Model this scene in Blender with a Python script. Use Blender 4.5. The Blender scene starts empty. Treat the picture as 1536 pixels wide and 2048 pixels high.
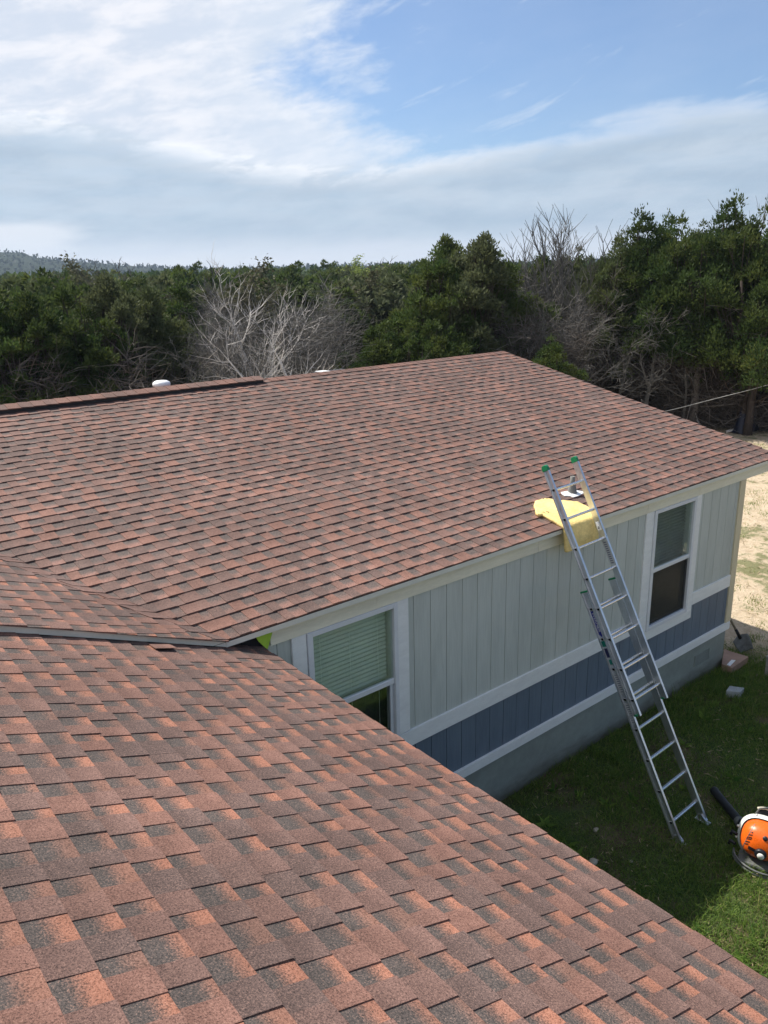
import bpy, math, random
import numpy as np
from mathutils import Vector, Matrix, noise

random.seed(11)
scene = bpy.context.scene
COL = scene.collection
rad = math.radians

# ------------------------------------------------------------------ camera
CAM = Vector((0.0, -4.915, 5.530))
YAW, PITCH, ROLL = rad(38.631), rad(16.931), rad(-1.437)
FPX = 1571.18                                   # focal length in pixels of a 1536 wide picture
FW = Vector((math.sin(YAW)*math.cos(PITCH), math.cos(YAW)*math.cos(PITCH), -math.sin(PITCH)))
RT0 = Vector((math.cos(YAW), -math.sin(YAW), 0))
UP0 = RT0.cross(FW)
RT = RT0*math.cos(ROLL) + UP0*math.sin(ROLL)
UP = UP0*math.cos(ROLL) - RT0*math.sin(ROLL)
cd = bpy.data.cameras.new('camera')
cam = bpy.data.objects.new('camera', cd)
COL.objects.link(cam)
cd.sensor_fit = 'HORIZONTAL'
cd.sensor_width = 36.0
cd.lens = 36.0*FPX/1536.0
cd.clip_start, cd.clip_end = 0.05, 9000
M = Matrix((RT, UP, -FW)).transposed().to_4x4()
M.translation = CAM
cam.matrix_world = M
scene.camera = cam
scene.render.resolution_x, scene.render.resolution_y = 768, 1024

def ray(x, y):
    return FW + RT*((x-768)/FPX) - UP*((y-1024)/FPX)
def on_z(x, y, z):
    d = ray(x, y); return CAM + d*((z-CAM.z)/d.z)
def on_y(x, y, Y):
    d = ray(x, y); return CAM + d*((Y-CAM.y)/d.y)
def horizon_y(x):
    return 543.4 + math.tan(rad(1.437))*(768-x) + 0.0
def stand(px, dist, z=0.0):
    """a spot on the ground, dist metres off, under the picture column px"""
    d = ray(px, horizon_y(px)); d.z = 0; d.normalize()
    p = CAM + d*dist
    return Vector((p.x, p.y, z))
def project(p):
    d = p-CAM; z = d.dot(FW)
    return 768+FPX*d.dot(RT)/z, 1024-FPX*d.dot(UP)/z

# ------------------------------------------------------------------ light
SUN = Vector((-0.22, 0.76, 1.0)).normalized()   # towards the sun
EL = math.asin(SUN.z); AZ = math.atan2(SUN.x, SUN.y)
ld = bpy.data.lights.new('sun', 'SUN')
ld.energy = 3.75; ld.angle = rad(0.55); ld.color = (1.0, 0.945, 0.86)
sun = bpy.data.objects.new('sun', ld)
COL.objects.link(sun)
sun.rotation_euler = SUN.to_track_quat('Z', 'Y').to_euler()
sun.location = (0, 0, 30)

scene.view_settings.view_transform = 'Standard'
scene.view_settings.look = 'None'
scene.view_settings.gamma = 1
scene.view_settings.use_curve_mapping = False
scene.view_settings.exposure = 0.90
SKY_STRENGTH = 0.070
CLOUD_LIGHT = 0.70

class NT:
    """small helper for node trees"""
    def __init__(s, tree):
        s.t = tree; s.n = tree.nodes; s.l = tree.links
    def new(s, typ, **kw):
        n = s.n.new(typ)
        for k, v in kw.items():
            setattr(n, k, v)
        return n
    def put(s, sock, v):
        if hasattr(v, 'is_linked') or hasattr(v, 'links'):
            s.l.new(v, sock)
        else:
            sock.default_value = v
    def math(s, op, a, b=0.0, c=None, clamp=False):
        n = s.new('ShaderNodeMath', operation=op, use_clamp=clamp)
        s.put(n.inputs[0], a); s.put(n.inputs[1], b)
        if c is not None: s.put(n.inputs[2], c)
        return n.outputs[0]
    def mix(s, f, a, b, blend='MIX'):
        n = s.new('ShaderNodeMix', data_type='RGBA', blend_type=blend)
        s.put(n.inputs[0], f)
        for k, v in ((6, a), (7, b)):
            if isinstance(v, tuple) and len(v) == 3: v = (*v, 1)
            s.put(n.inputs[k], v)
        return n.outputs[2]
    def ramp(s, x, a, b, lo=0.0, hi=1.0, smooth=True):
        n = s.new('ShaderNodeMapRange', interpolation_type='SMOOTHSTEP' if smooth else 'LINEAR')
        s.put(n.inputs[0], x); s.put(n.inputs[1], a); s.put(n.inputs[2], b)
        s.put(n.inputs[3], lo); s.put(n.inputs[4], hi)
        return n.outputs[0]
    def noise(s, vec, scale, detail=2.0, rough=0.5, dim='3D', distort=0.0):
        n = s.new('ShaderNodeTexNoise', noise_dimensions=dim)
        if vec is not None: s.l.new(vec, n.inputs['Vector'])
        s.put(n.inputs['Scale'], scale); s.put(n.inputs['Detail'], detail)
        s.put(n.inputs['Roughness'], rough); s.put(n.inputs['Distortion'], distort)
        return n.outputs['Fac']
    def comb(s, x, y, z):
        n = s.new('ShaderNodeCombineXYZ')
        s.put(n.inputs[0], x); s.put(n.inputs[1], y); s.put(n.inputs[2], z)
        return n.outputs[0]
    def sep(s, v):
        n = s.new('ShaderNodeSeparateXYZ'); s.l.new(v, n.inputs[0]); return n.outputs
    def scalevec(s, v, k):
        n = s.new('ShaderNodeVectorMath', operation='MULTIPLY')
        s.l.new(v, n.inputs[0]); n.inputs[1].default_value = k
        return n.outputs[0]

def make_world():
    w = bpy.data.worlds.new('World'); scene.world = w
    w.use_nodes = True
    t = NT(w.node_tree); t.n.clear()
    out = t.new('ShaderNodeOutputWorld')
    sky = t.new('ShaderNodeTexSky', sky_type='NISHITA')
    sky.sun_disc = False
    sky.sun_elevation = EL; sky.sun_rotation = AZ
    sky.altitude = 250; sky.air_density = 1.0; sky.dust_density = 0.9; sky.ozone_density = 3.5
    bg = t.new('ShaderNodeBackground'); bg.inputs[1].default_value = SKY_STRENGTH
    t.l.new(t.mix(1.0, sky.outputs[0], (0.82, 0.915, 1.02), 'MULTIPLY'), bg.inputs[0])
    co = t.new('ShaderNodeTexCoord')
    x, y, z = t.sep(co.outputs['Generated'])
    # azimuth from the viewing direction and elevation, both in degrees
    c, s_ = math.cos(YAW), math.sin(YAW)
    xr = t.math('SUBTRACT', t.math('MULTIPLY', x, c), t.math('MULTIPLY', y, s_))
    yr = t.math('ADD', t.math('MULTIPLY', x, s_), t.math('MULTIPLY', y, c))
    az = t.math('MULTIPLY', t.math('ARCTAN2', xr, yr), 57.2958)
    el = t.math('MULTIPLY', t.math('ARCSINE', z), 57.2958)
    q = t.math('COSINE', t.math('MULTIPLY', t.math('ADD', az, 95.0), 0.0174533))   # + on the sun's side
    # warped coordinates, streaks rising to the right as in the photograph
    azel = t.comb(t.math('MULTIPLY', az, 0.05), t.math('SUBTRACT', t.math('MULTIPLY', el, 0.14), t.math('MULTIPLY', az, 0.022)), 3.1)
    flat = t.comb(t.math('MULTIPLY', az, 0.035), t.math('MULTIPLY', el, 0.20), 7.7)
    n1 = t.noise(azel, 1.5, 9, 0.58, distort=0.15)
    n2 = t.noise(azel, 4.2, 9, 0.62, distort=0.2)
    n3 = t.noise(flat, 2.6, 6, 0.55, distort=0.2)
    n4 = t.noise(flat, 6.0, 6, 0.6)
    # high broken cloud, thick towards the sun (left), breaking up to the right
    thin = t.math('ADD', t.ramp(q, 0.19, -0.29, 0.46, -0.20), 0.0)
    hi_d = t.math('ADD', t.math('ADD', t.math('MULTIPLY', n1, 0.8), t.math('MULTIPLY', n2, 0.40)), thin)
    hi = t.ramp(hi_d, 0.52, 0.80)
    # long bank above the horizon: wavy upper rim
    wave = t.math('COSINE', t.math('MULTIPLY', t.math('ADD', az, 2.0), 0.1257))
    rim = t.math('SUBTRACT', 8.8, t.math('MULTIPLY', wave, 1.5))
    rim = t.math('ADD', rim, t.math('MULTIPLY', t.math('SUBTRACT', n3, 0.5), 3.0))
    rim = t.math('ADD', rim, t.math('MULTIPLY', t.math('SUBTRACT', n2, 0.5), 1.8))
    under = t.math('SUBTRACT', rim, el)                     # degrees below the rim
    soft = t.ramp(q, 0.05, -0.36, 0.55, 2.4)
    bank = t.ramp(under, 0.0, soft)
    low = t.math('ADD', el, t.math('MULTIPLY', t.math('SUBTRACT', n3, 0.5), 2.0))
    horizon = t.ramp(low, 1.0, 3.0, 1.0, 0.0)
    horizon_l = t.math('MULTIPLY', t.ramp(low, 3.0, 3.9, 1.0, 0.0), t.ramp(t.math('ADD', az, t.math('MULTIPLY', n4, 6.0)), -19.0, -14.5, 0.8, 0.0))
    horizon = t.math('MAXIMUM', t.math('MULTIPLY', horizon, 0.78), horizon_l)
    # colours
    fine = t.math('ADD', t.math('MULTIPLY', n3, 0.55), t.math('MULTIPLY', n2, 0.45))
    body = t.mix(t.ramp(fine, 0.36, 0.64), (0.335, 0.42, 0.52), (0.445, 0.52, 0.605))
    rimglow = t.math('MULTIPLY', t.ramp(under, 0.25, 2.3, 1.0, 0.0), t.ramp(n2, 0.40, 0.60, 0.30, 1.0))
    body = t.mix(rimglow, body, (0.80, 0.805, 0.83))
    body = t.mix(horizon, body, (0.70, 0.71, 0.75))
    white = t.mix(t.ramp(n2, 0.36, 0.66), (0.56, 0.605, 0.68), (0.77, 0.76, 0.775))
    white = t.mix(t.ramp(q, 0.22, -0.12, 0.0, 0.5), white, (0.58, 0.66, 0.76))
    bank_a = t.math('MULTIPLY', bank, t.ramp(n4, 0.25, 0.7, 0.86, 1.0))
    cloud = t.mix(bank, white, body)
    mask = t.math('MAXIMUM', bank_a, t.math('MULTIPLY', hi, 0.90))
    mask = t.math('MAXIMUM', mask, t.math('MULTIPLY', n1, 0.20))
    strk = t.comb(t.math('ADD', t.math('MULTIPLY', az, 0.07), t.math('MULTIPLY', el, 0.05)), t.math('SUBTRACT', t.math('MULTIPLY', el, 0.42), t.math('MULTIPLY', az, 0.16)), 9.3)
    n5 = t.noise(strk, 1.3, 8, 0.62, distort=0.3)
    mask = t.math('MAXIMUM', mask, t.ramp(n5, 0.55, 0.78, 0.0, 0.55))
    mask = t.math('MULTIPLY', mask, t.ramp(el, -3, -0.5))
    bg2 = t.new('ShaderNodeBackground'); bg2.inputs[1].default_value = CLOUD_LIGHT
    t.l.new(cloud, bg2.inputs[0])
    ms = t.new('ShaderNodeMixShader')
    t.l.new(mask, ms.inputs[0]); t.l.new(bg.outputs[0], ms.inputs[1]); t.l.new(bg2.outputs[0], ms.inputs[2])
    t.l.new(ms.outputs[0], out.inputs[0])
make_world()

# ------------------------------------------------------------------ materials
def material(name):
    m = bpy.data.materials.new(name); m.use_nodes = True
    t = NT(m.node_tree)
    b = t.n['Principled BSDF']
    return m, t, b
def bump(t, b, h, strength, dist):
    n = t.new('ShaderNodeBump'); n.inputs['Strength'].default_value = strength; n.inputs['Distance'].default_value = dist
    t.l.new(h, n.inputs['Height']); t.l.new(n.outputs[0], b.inputs['Normal'])
def simple(name, col, rough=0.6, metal=0.0, var=0.15, scale=9.0, bumpy=0.0, stretch=(1, 1, 1), spec=0.4):
    m, t, b = material(name)
    co = t.new('ShaderNodeTexCoord').outputs['Object']
    v = t.scalevec(co, stretch)
    n = t.noise(v, scale, 5, 0.6)
    n2 = t.noise(v, scale*7, 3, 0.6)
    f = t.math('ADD', t.math('MULTIPLY', n, 0.65), t.math('MULTIPLY', n2, 0.35))
    lo = tuple(max(0, c*(1-var)) for c in col); hi = tuple(min(1, c*(1+var)) for c in col)
    t.l.new(t.mix(t.ramp(f, 0.3, 0.7), lo, hi), b.inputs['Base Color'])
    b.inputs['Roughness'].default_value = rough; b.inputs['Metallic'].default_value = metal
    b.inputs['Specular IOR Level'].default_value = spec
    t.l.new(t.ramp(n2, 0.2, 0.8, max(0.02, rough-0.10), min(1, rough+0.10)), b.inputs['Roughness'])
    if bumpy: bump(t, b, n2, 0.5, bumpy)
    return m

def shingle_material(name, warm, cold):
    m, t, b = material(name)
    co = t.new('ShaderNodeTexCoord').outputs['Object']
    at = t.new('ShaderNodeAttribute', attribute_name='tint')
    kind, r1, r2 = t.sep(at.outputs['Vector'])
    uv = t.new('ShaderNodeUVMap', uv_map='UVMap').outputs[0]
    u, vf, _ = t.sep(uv)
    g1 = t.noise(co, 150, 3, 0.75)
    g2 = t.noise(co, 330, 2, 0.7)
    g3 = t.noise(co, 30, 3, 0.6)
    g4 = t.noise(co, 1.1, 3, 0.5)
    # raised teeth: granule blends from grey brown to warm brown
    tooth = t.mix(t.ramp(r1, 0.15, 0.55), (0.122, 0.080, 0.069), (0.168, 0.096, 0.078))
    tooth = t.mix(t.ramp(r1, 0.6, 0.95), tooth, (0.208, 0.106, 0.080))
    # between the teeth: a printed shadow band that fades down the slope into orange granules
    start = t.math('ADD', 0.22, t.math('MULTIPLY', r2, 0.34))
    dith = t.math('ADD', t.math('MULTIPLY', t.math('SUBTRACT', g1, 0.5), 1.1), t.math('MULTIPLY', t.math('SUBTRACT', g3, 0.5), 0.28))
    edge = t.math('ADD', vf, t.math('MULTIPLY', dith, 0.62))
    fade = t.ramp(edge, start, t.math('ADD', start, 0.54))
    fade = t.math('MULTIPLY', fade, t.ramp(r1, 0.0, 0.75, 0.38, 1.0))
    gap = t.mix(fade, cold, warm)
    lowe = t.ramp(vf, 0.1, 1.0, 0.86, 1.12)
    tooth = t.mix(1.0, tooth, t.comb(lowe, lowe, lowe), 'MULTIPLY')
    base = t.mix(kind, gap, tooth)
    sp = t.math('ADD', t.math('MULTIPLY', g1, 0.6), t.math('MULTIPLY', g2, 0.4))
    dark = t.ramp(sp, 0.38, 0.52, 0.30, 1.06)
    lite = t.ramp(sp, 0.53, 0.64, 0.0, 1.0)
    dk = t.new('ShaderNodeMix', data_type='RGBA', blend_type='MULTIPLY'); dk.inputs[0].default_value = 1
    t.l.new(base, dk.inputs[6]); t.l.new(t.comb(dark, dark, dark), dk.inputs[7])
    col = t.mix(t.math('MULTIPLY', lite, 0.50), dk.outputs[2], (0.44, 0.27, 0.205))
    g5 = t.noise(co, 7.0, 4, 0.6)
    w = t.math('MULTIPLY', t.ramp(g4, 0.3, 0.7, 0.87, 1.12), t.ramp(g5, 0.3, 0.7, 0.86, 1.12))
    mu = t.new('ShaderNodeMix', data_type='RGBA', blend_type='MULTIPLY'); mu.inputs[0].default_value = 1
    t.l.new(col, mu.inputs[6]); t.l.new(t.comb(w, w, w), mu.inputs[7])
    t.l.new(mu.outputs[2], b.inputs['Base Color'])
    b.inputs['Roughness'].default_value = 0.88
    b.inputs['Specular IOR Level'].default_value = 0.35
    bump(t, b, sp, 0.8, 0.0025)
    return m

def siding_material(name, lo, hi):
    m, t, b = material(name)
    co = t.new('ShaderNodeTexCoord').outputs['Object']
    oi = t.new('ShaderNodeObjectInfo').outputs['Random']
    v = t.new('ShaderNodeVectorMath', operation='ADD')
    t.l.new(co, v.inputs[0]); t.l.new(t.comb(t.math('MULTIPLY', oi, 37.0), 0.0, t.math('MULTIPLY', oi, 11.0)), v.inputs[1])
    v = v.outputs[0]
    g = t.noise(t.scalevec(v, (60, 60, 3.0)), 1.0, 4, 0.65, distort=0.6)
    g2 = t.noise(t.scalevec(v, (5, 5, 1.3)), 1.0, 4, 0.6)
    f = t.math('ADD', t.math('MULTIPLY', g, 0.5), t.math('MULTIPLY', g2, 0.5))
    f = t.math('ADD', f, t.math('MULTIPLY', t.math('SUBTRACT', oi, 0.5), 0.12))
    t.l.new(t.mix(t.ramp(f, 0.32, 0.68), lo, hi), b.inputs['Base Color'])
    b.inputs['Roughness'].default_value = 0.62
    bump(t, b, g, 0.55, 0.004)
    return m

def leaf_material(name, a, b_, c, trans=0.3):
    m, t, b = material(name)
    at = t.new('ShaderNodeAttribute', attribute_name='tint')
    r1, r2, r3 = t.sep(at.outputs['Vector'])
    oi = t.new('ShaderNodeObjectInfo').outputs['Random']
    col = t.mix(r1, a, b_)
    col = t.mix(t.math('MULTIPLY', r2, 0.7), col, c)
    col = t.mix(t.ramp(oi, 0.0, 0.45, 0.45, 0.0), col, tuple(x*0.60 for x in a))
    col = t.mix(t.ramp(oi, 0.50, 1.0, 0.0, 0.60), col, (0.115, 0.122, 0.072))
    t.l.new(col, b.inputs['Base Color'])
    b.inputs['Roughness'].default_value = 0.75; b.inputs['Specular IOR Level'].default_value = 0.22
    tr = t.new('ShaderNodeBsdfTranslucent')
    t.l.new(col, tr.inputs['Color'])
    ms = t.new('ShaderNodeMixShader'); ms.inputs[0].default_value = trans
    t.l.new(b.outputs[0], ms.inputs[1]); t.l.new(tr.outputs[0], ms.inputs[2])
    t.l.new(ms.outputs[0], t.n['Material Output'].inputs[0])
    return m

def ground_material():
    m, t, b = material('ground')
    co = t.new('ShaderNodeTexCoord').outputs['Object']
    at = t.new('ShaderNodeAttribute', attribute_name='zone')
    lawn, wood, sand = t.sep(at.outputs['Vector'])
    n1 = t.noise(co, 0.9, 6, 0.6); n2 = t.noise(co, 5.0, 6, 0.65); n3 = t.noise(co, 38.0, 4, 0.7); n4 = t.noise(co, 0.25, 4, 0.5)
    dirt = t.mix(t.ramp(n2, 0.35, 0.65), (0.085, 0.062, 0.042), (0.17, 0.125, 0.085))
    turf = t.mix(t.ramp(n3, 0.3, 0.7), (0.034, 0.062, 0.016), (0.080, 0.122, 0.034))
    lawnc = t.mix(t.ramp(n1, 0.42, 0.62), turf, dirt)
    sandc = t.mix(t.ramp(n2, 0.3, 0.7), (0.44, 0.345, 0.235), (0.66, 0.545, 0.40))
    clod = t.ramp(t.math('ADD', t.math('MULTIPLY', n3, 0.55), t.math('MULTIPLY', n2, 0.45)), 0.53, 0.62)
    sandc = t.mix(t.math('MULTIPLY', clod, 0.75), sandc, (0.20, 0.155, 0.10))
    grassy = t.math('MULTIPLY', t.ramp(t.math('ADD', t.math('MULTIPLY', n1, 0.6), t.math('MULTIPLY', n2, 0.4)), 0.50, 0.58), 0.8)
    sandc = t.mix(grassy, sandc, (0.12, 0.14, 0.05))
    litter = t.mix(t.ramp(n2, 0.35, 0.65), (0.055, 0.042, 0.030), (0.12, 0.092, 0.066))
    scrub = t.mix(t.ramp(n4, 0.4, 0.6), (0.07, 0.075, 0.032), (0.15, 0.125, 0.07))
    col = t.mix(sand, scrub, sandc)
    col = t.mix(lawn, col, lawnc)
    col = t.mix(wood, col, litter)
    t.l.new(col, b.inputs['Base Color'])
    b.inputs['Roughness'].default_value = 0.95; b.inputs['Specular IOR Level'].default_value = 0.15
    bump(t, b, t.math('ADD', n2, t.math('MULTIPLY', n3, 0.5)), 0.9, 0.05)
    return m

MAT = {}
MAT['shingle'] = shingle_material('asphalt_shingle', (0.345, 0.150, 0.096), (0.080, 0.067, 0.061))
MAT['shingle_long'] = shingle_material('asphalt_shingle_long_wing', (0.265, 0.142, 0.112), (0.100, 0.080, 0.073))
MAT['siding'] = siding_material('grey_siding_paint', (0.480, 0.505, 0.455), (0.585, 0.610, 0.555))
MAT['siding_blue'] = siding_material('slate_blue_siding_paint', (0.112, 0.150, 0.195), (0.150, 0.195, 0.245))
MAT['trim'] = simple('white_trim_paint', (0.85, 0.85, 0.82), 0.5, var=0.06, scale=5, bumpy=0.001, stretch=(1, 1, 3))
MAT['fascia'] = simple('cream_fascia_paint', (0.84, 0.79, 0.62), 0.55, var=0.09, scale=4, bumpy=0.001, stretch=(0.5, 1, 4))
MAT['drip'] = simple('pale_drip_edge', (0.70, 0.69, 0.60), 0.45, var=0.06, scale=6)
MAT['corner'] = simple('cream_paint_sand_bounce', (0.68, 0.59, 0.40), 0.55, var=0.08, scale=6, stretch=(1, 1, 0.4))  # cream paint, with yellow bounce light from the sand put into the colour
MAT['skirt'] = simple('grey_skirting_paint', (0.275, 0.300, 0.265), 0.7, var=0.15, scale=2.2, bumpy=0.002)
def splash():
    m = MAT['skirt']; t = NT(m.node_tree); b = t.n['Principled BSDF']
    co = t.new('ShaderNodeTexCoord').outputs['Object']
    x, y, z = t.sep(co)
    n = t.noise(t.scalevec(co, (3, 3, 9)), 1.0, 5, 0.65)
    f = t.ramp(t.math('ADD', z, t.math('MULTIPLY', n, -0.32)), -0.16, 0.10, 0.75, 0.0)
    src = b.inputs['Base Color'].links[0].from_socket
    t.l.new(t.mix(f, src, (0.10, 0.085, 0.062)), b.inputs['Base Color'])
splash()
MAT['wall'] = simple('house_wall', (0.16, 0.17, 0.175), 0.8)
MAT['felt'] = simple('black_felt', (0.016, 0.016, 0.019), 0.8, var=0.3)
MAT['lime'] = simple('lime_plastic', (0.40, 0.62, 0.07), 0.45, var=0.06, scale=12)
MAT['vinyl'] = simple('white_vinyl', (0.74, 0.75, 0.76), 0.35, var=0.04)
MAT['gasket'] = simple('dark_gasket', (0.03, 0.032, 0.035), 0.5)
MAT['blind'] = simple('blind_slat', (0.66, 0.66, 0.59), 0.5, var=0.06)
MAT['blind_dark'] = simple('dark_blind_slat', (0.36, 0.345, 0.32), 0.5, var=0.08)
MAT['room'] = simple('room_shade', (0.02, 0.021, 0.022), 0.9)  # darkness of the unlit room, put into the colour
MAT['alu'] = simple('aluminium', (0.66, 0.68, 0.70), 0.36, metal=0.92, var=0.14, scale=7, stretch=(1, 1, 0.3), bumpy=0.0006)
MAT['alu_bright'] = simple('bright_aluminium', (0.80, 0.81, 0.82), 0.28, metal=0.95, var=0.06, scale=20)
MAT['hole_shade'] = simple('hollow_shade', (0.012, 0.012, 0.013), 0.9)  # shade inside openings, put into a near-black colour
MAT['green_plastic'] = simple('green_plastic', (0.008, 0.20, 0.075), 0.4, var=0.12)
MAT['rubber'] = simple('black_rubber', (0.018, 0.018, 0.02), 0.6, var=0.25, scale=20)
MAT['foam'] = simple('yellow_foam', (0.82, 0.63, 0.26), 0.95, var=0.22, scale=5, bumpy=0.012, spec=0.1)
MAT['white_metal'] = simple('white_sheet_metal', (0.76, 0.77, 0.77), 0.4, var=0.08, scale=25)
MAT['boot'] = simple('grey_rubber_boot', (0.20, 0.20, 0.19), 0.7)
MAT['orange'] = simple('orange_plastic', (0.78, 0.125, 0.008), 0.33, var=0.12, scale=8, spec=0.5)
MAT['offwhite'] = simple('off_white_plastic', (0.66, 0.67, 0.62), 0.42, var=0.08)
MAT['grey_plastic'] = simple('grey_plastic', (0.12, 0.125, 0.12), 0.55, var=0.2)
MAT['black_plastic'] = simple('black_plastic', (0.014, 0.015, 0.019), 0.42, var=0.2)
MAT['strap'] = simple('cream_webbing', (0.62, 0.56, 0.44), 0.8, var=0.1)
MAT['card'] = simple('brown_cardboard', (0.36, 0.235, 0.175), 0.85, var=0.16, scale=6)
MAT['paper'] = simple('white_paper', (0.78, 0.78, 0.77), 0.7, var=0.03)
MAT['concrete'] = simple('grey_concrete', (0.36, 0.38, 0.38), 0.9, var=0.18, scale=14, bumpy=0.004)
MAT['steel'] = simple('worn_steel', (0.23, 0.235, 0.23), 0.6, metal=0.4, var=0.35, scale=12)
MAT['ash'] = simple('weathered_ash_wood', (0.36, 0.29, 0.20), 0.8, var=0.2, scale=12, stretch=(1, 1, 0.2))
MAT['greywood'] = simple('grey_weathered_wood', (0.35, 0.325, 0.29), 0.85, var=0.2, scale=7, stretch=(1, 1, 5), bumpy=0.003)
MAT['rock'] = simple('pale_limestone', (0.36, 0.32, 0.25), 0.9, var=0.2, scale=10, bumpy=0.01)
MAT['bark'] = simple('dark_juniper_bark', (0.070, 0.056, 0.048), 0.95, var=0.35, scale=5, stretch=(6, 6, 1), bumpy=0.03, spec=0.1)
MAT['dead'] = simple('grey_dead_wood', (0.21, 0.185, 0.165), 0.9, var=0.3, scale=3, spec=0.1)
MAT['pale_bark'] = simple('pale_bark', (0.60, 0.565, 0.53), 0.85, var=0.25, scale=2.5, spec=0.15)
MAT['grey_bark'] = simple('grey_bark', (0.135, 0.128, 0.118), 0.9, var=0.3, scale=3, spec=0.1)
MAT['brush'] = simple('grey_brush', (0.110, 0.095, 0.084), 0.95, var=0.45, scale=1.1, spec=0.05)
MAT['thicket'] = simple('pale_grey_brush', (0.148, 0.140, 0.130), 0.95, var=0.4, scale=1.1, spec=0.05)
MAT['wire'] = simple('pale_cable', (0.30, 0.30, 0.29), 0.5)
MAT['blue_tarp'] = simple('dark_blue_tarp', (0.010, 0.013, 0.030), 0.5, var=0.3)
MAT['juniper'] = leaf_material('juniper_foliage', (0.020, 0.046, 0.015), (0.072, 0.118, 0.030), (0.140, 0.155, 0.036), 0.36)
MAT['hill_leaf'] = leaf_material('hill_foliage', (0.014, 0.027, 0.014), (0.034, 0.05, 0.022), (0.05, 0.055, 0.026), 0.15)
MAT['oak'] = leaf_material('sparse_oak_foliage', (0.075, 0.082, 0.038), (0.12, 0.11, 0.06), (0.10, 0.09, 0.055))
MAT['spring'] = leaf_material('spring_foliage', (0.17, 0.24, 0.045), (0.25, 0.31, 0.06), (0.23, 0.25, 0.07), 0.4)
MAT['grass'] = leaf_material('grass_blades', (0.064, 0.150, 0.029), (0.250, 0.360, 0.062), (0.40, 0.35, 0.14), 0.50)
MAT['straw'] = leaf_material('dry_straw', (0.40, 0.31, 0.18), (0.55, 0.44, 0.28), (0.30, 0.25, 0.14), 0.2)
MAT['ground'] = ground_material()

def glass_material():
    m, t, b = material('window_glass')
    b.inputs['Base Color'].default_value = (0.9, 0.95, 0.92, 1)
    gl = t.new('ShaderNodeBsdfGlossy'); gl.inputs['Roughness'].default_value = 0.015
    gl.inputs['Color'].default_value = (0.92, 0.97, 0.94, 1)
    tr = t.new('ShaderNodeBsdfTransparent'); tr.inputs['Color'].default_value = (0.92, 0.965, 0.935, 1)
    ge = t.new('ShaderNodeNewGeometry')
    dt = t.new('ShaderNodeVectorMath', operation='DOT_PRODUCT')
    t.l.new(ge.outputs['Normal'], dt.inputs[0]); t.l.new(ge.outputs['Incoming'], dt.inputs[1])
    gr = t.math('SUBTRACT', 1.0, t.math('ABSOLUTE', dt.outputs['Value']))
    sch = t.math('ADD', 0.045, t.math('MULTIPLY', 0.955, t.math('POWER', gr, 5.0)))
    co = t.new('ShaderNodeTexCoord').outputs['Object']
    nz = t.noise(co, 6.0, 2, 0.5)
    bn = t.new('ShaderNodeBump'); bn.inputs['Strength'].default_value = 0.12; bn.inputs['Distance'].default_value = 0.01
    t.l.new(nz, bn.inputs['Height']); t.l.new(bn.outputs[0], gl.inputs['Normal'])
    f = t.math('MULTIPLY', sch, 1.5, clamp=True)
    ms = t.new('ShaderNodeMixShader')
    t.l.new(f, ms.inputs[0]); t.l.new(tr.outputs[0], ms.inputs[1]); t.l.new(gl.outputs[0], ms.inputs[2])
    t.l.new(ms.outputs[0], t.n['Material Output'].inputs[0])
    return m
MAT['glass'] = glass_material()
def screen_material():
    m, t, b = material('insect_screen')
    b.inputs['Base Color'].default_value = (0.02, 0.022, 0.022, 1); b.inputs['Roughness'].default_value = 0.6
    tr = t.new('ShaderNodeBsdfTransparent')
    ms = t.new('ShaderNodeMixShader'); ms.inputs[0].default_value = 0.55
    t.l.new(tr.outputs[0], ms.inputs[1]); t.l.new(b.outputs[0], ms.inputs[2])
    t.l.new(ms.outputs[0], t.n['Material Output'].inputs[0])
    return m
MAT['screen'] = screen_material()

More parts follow.
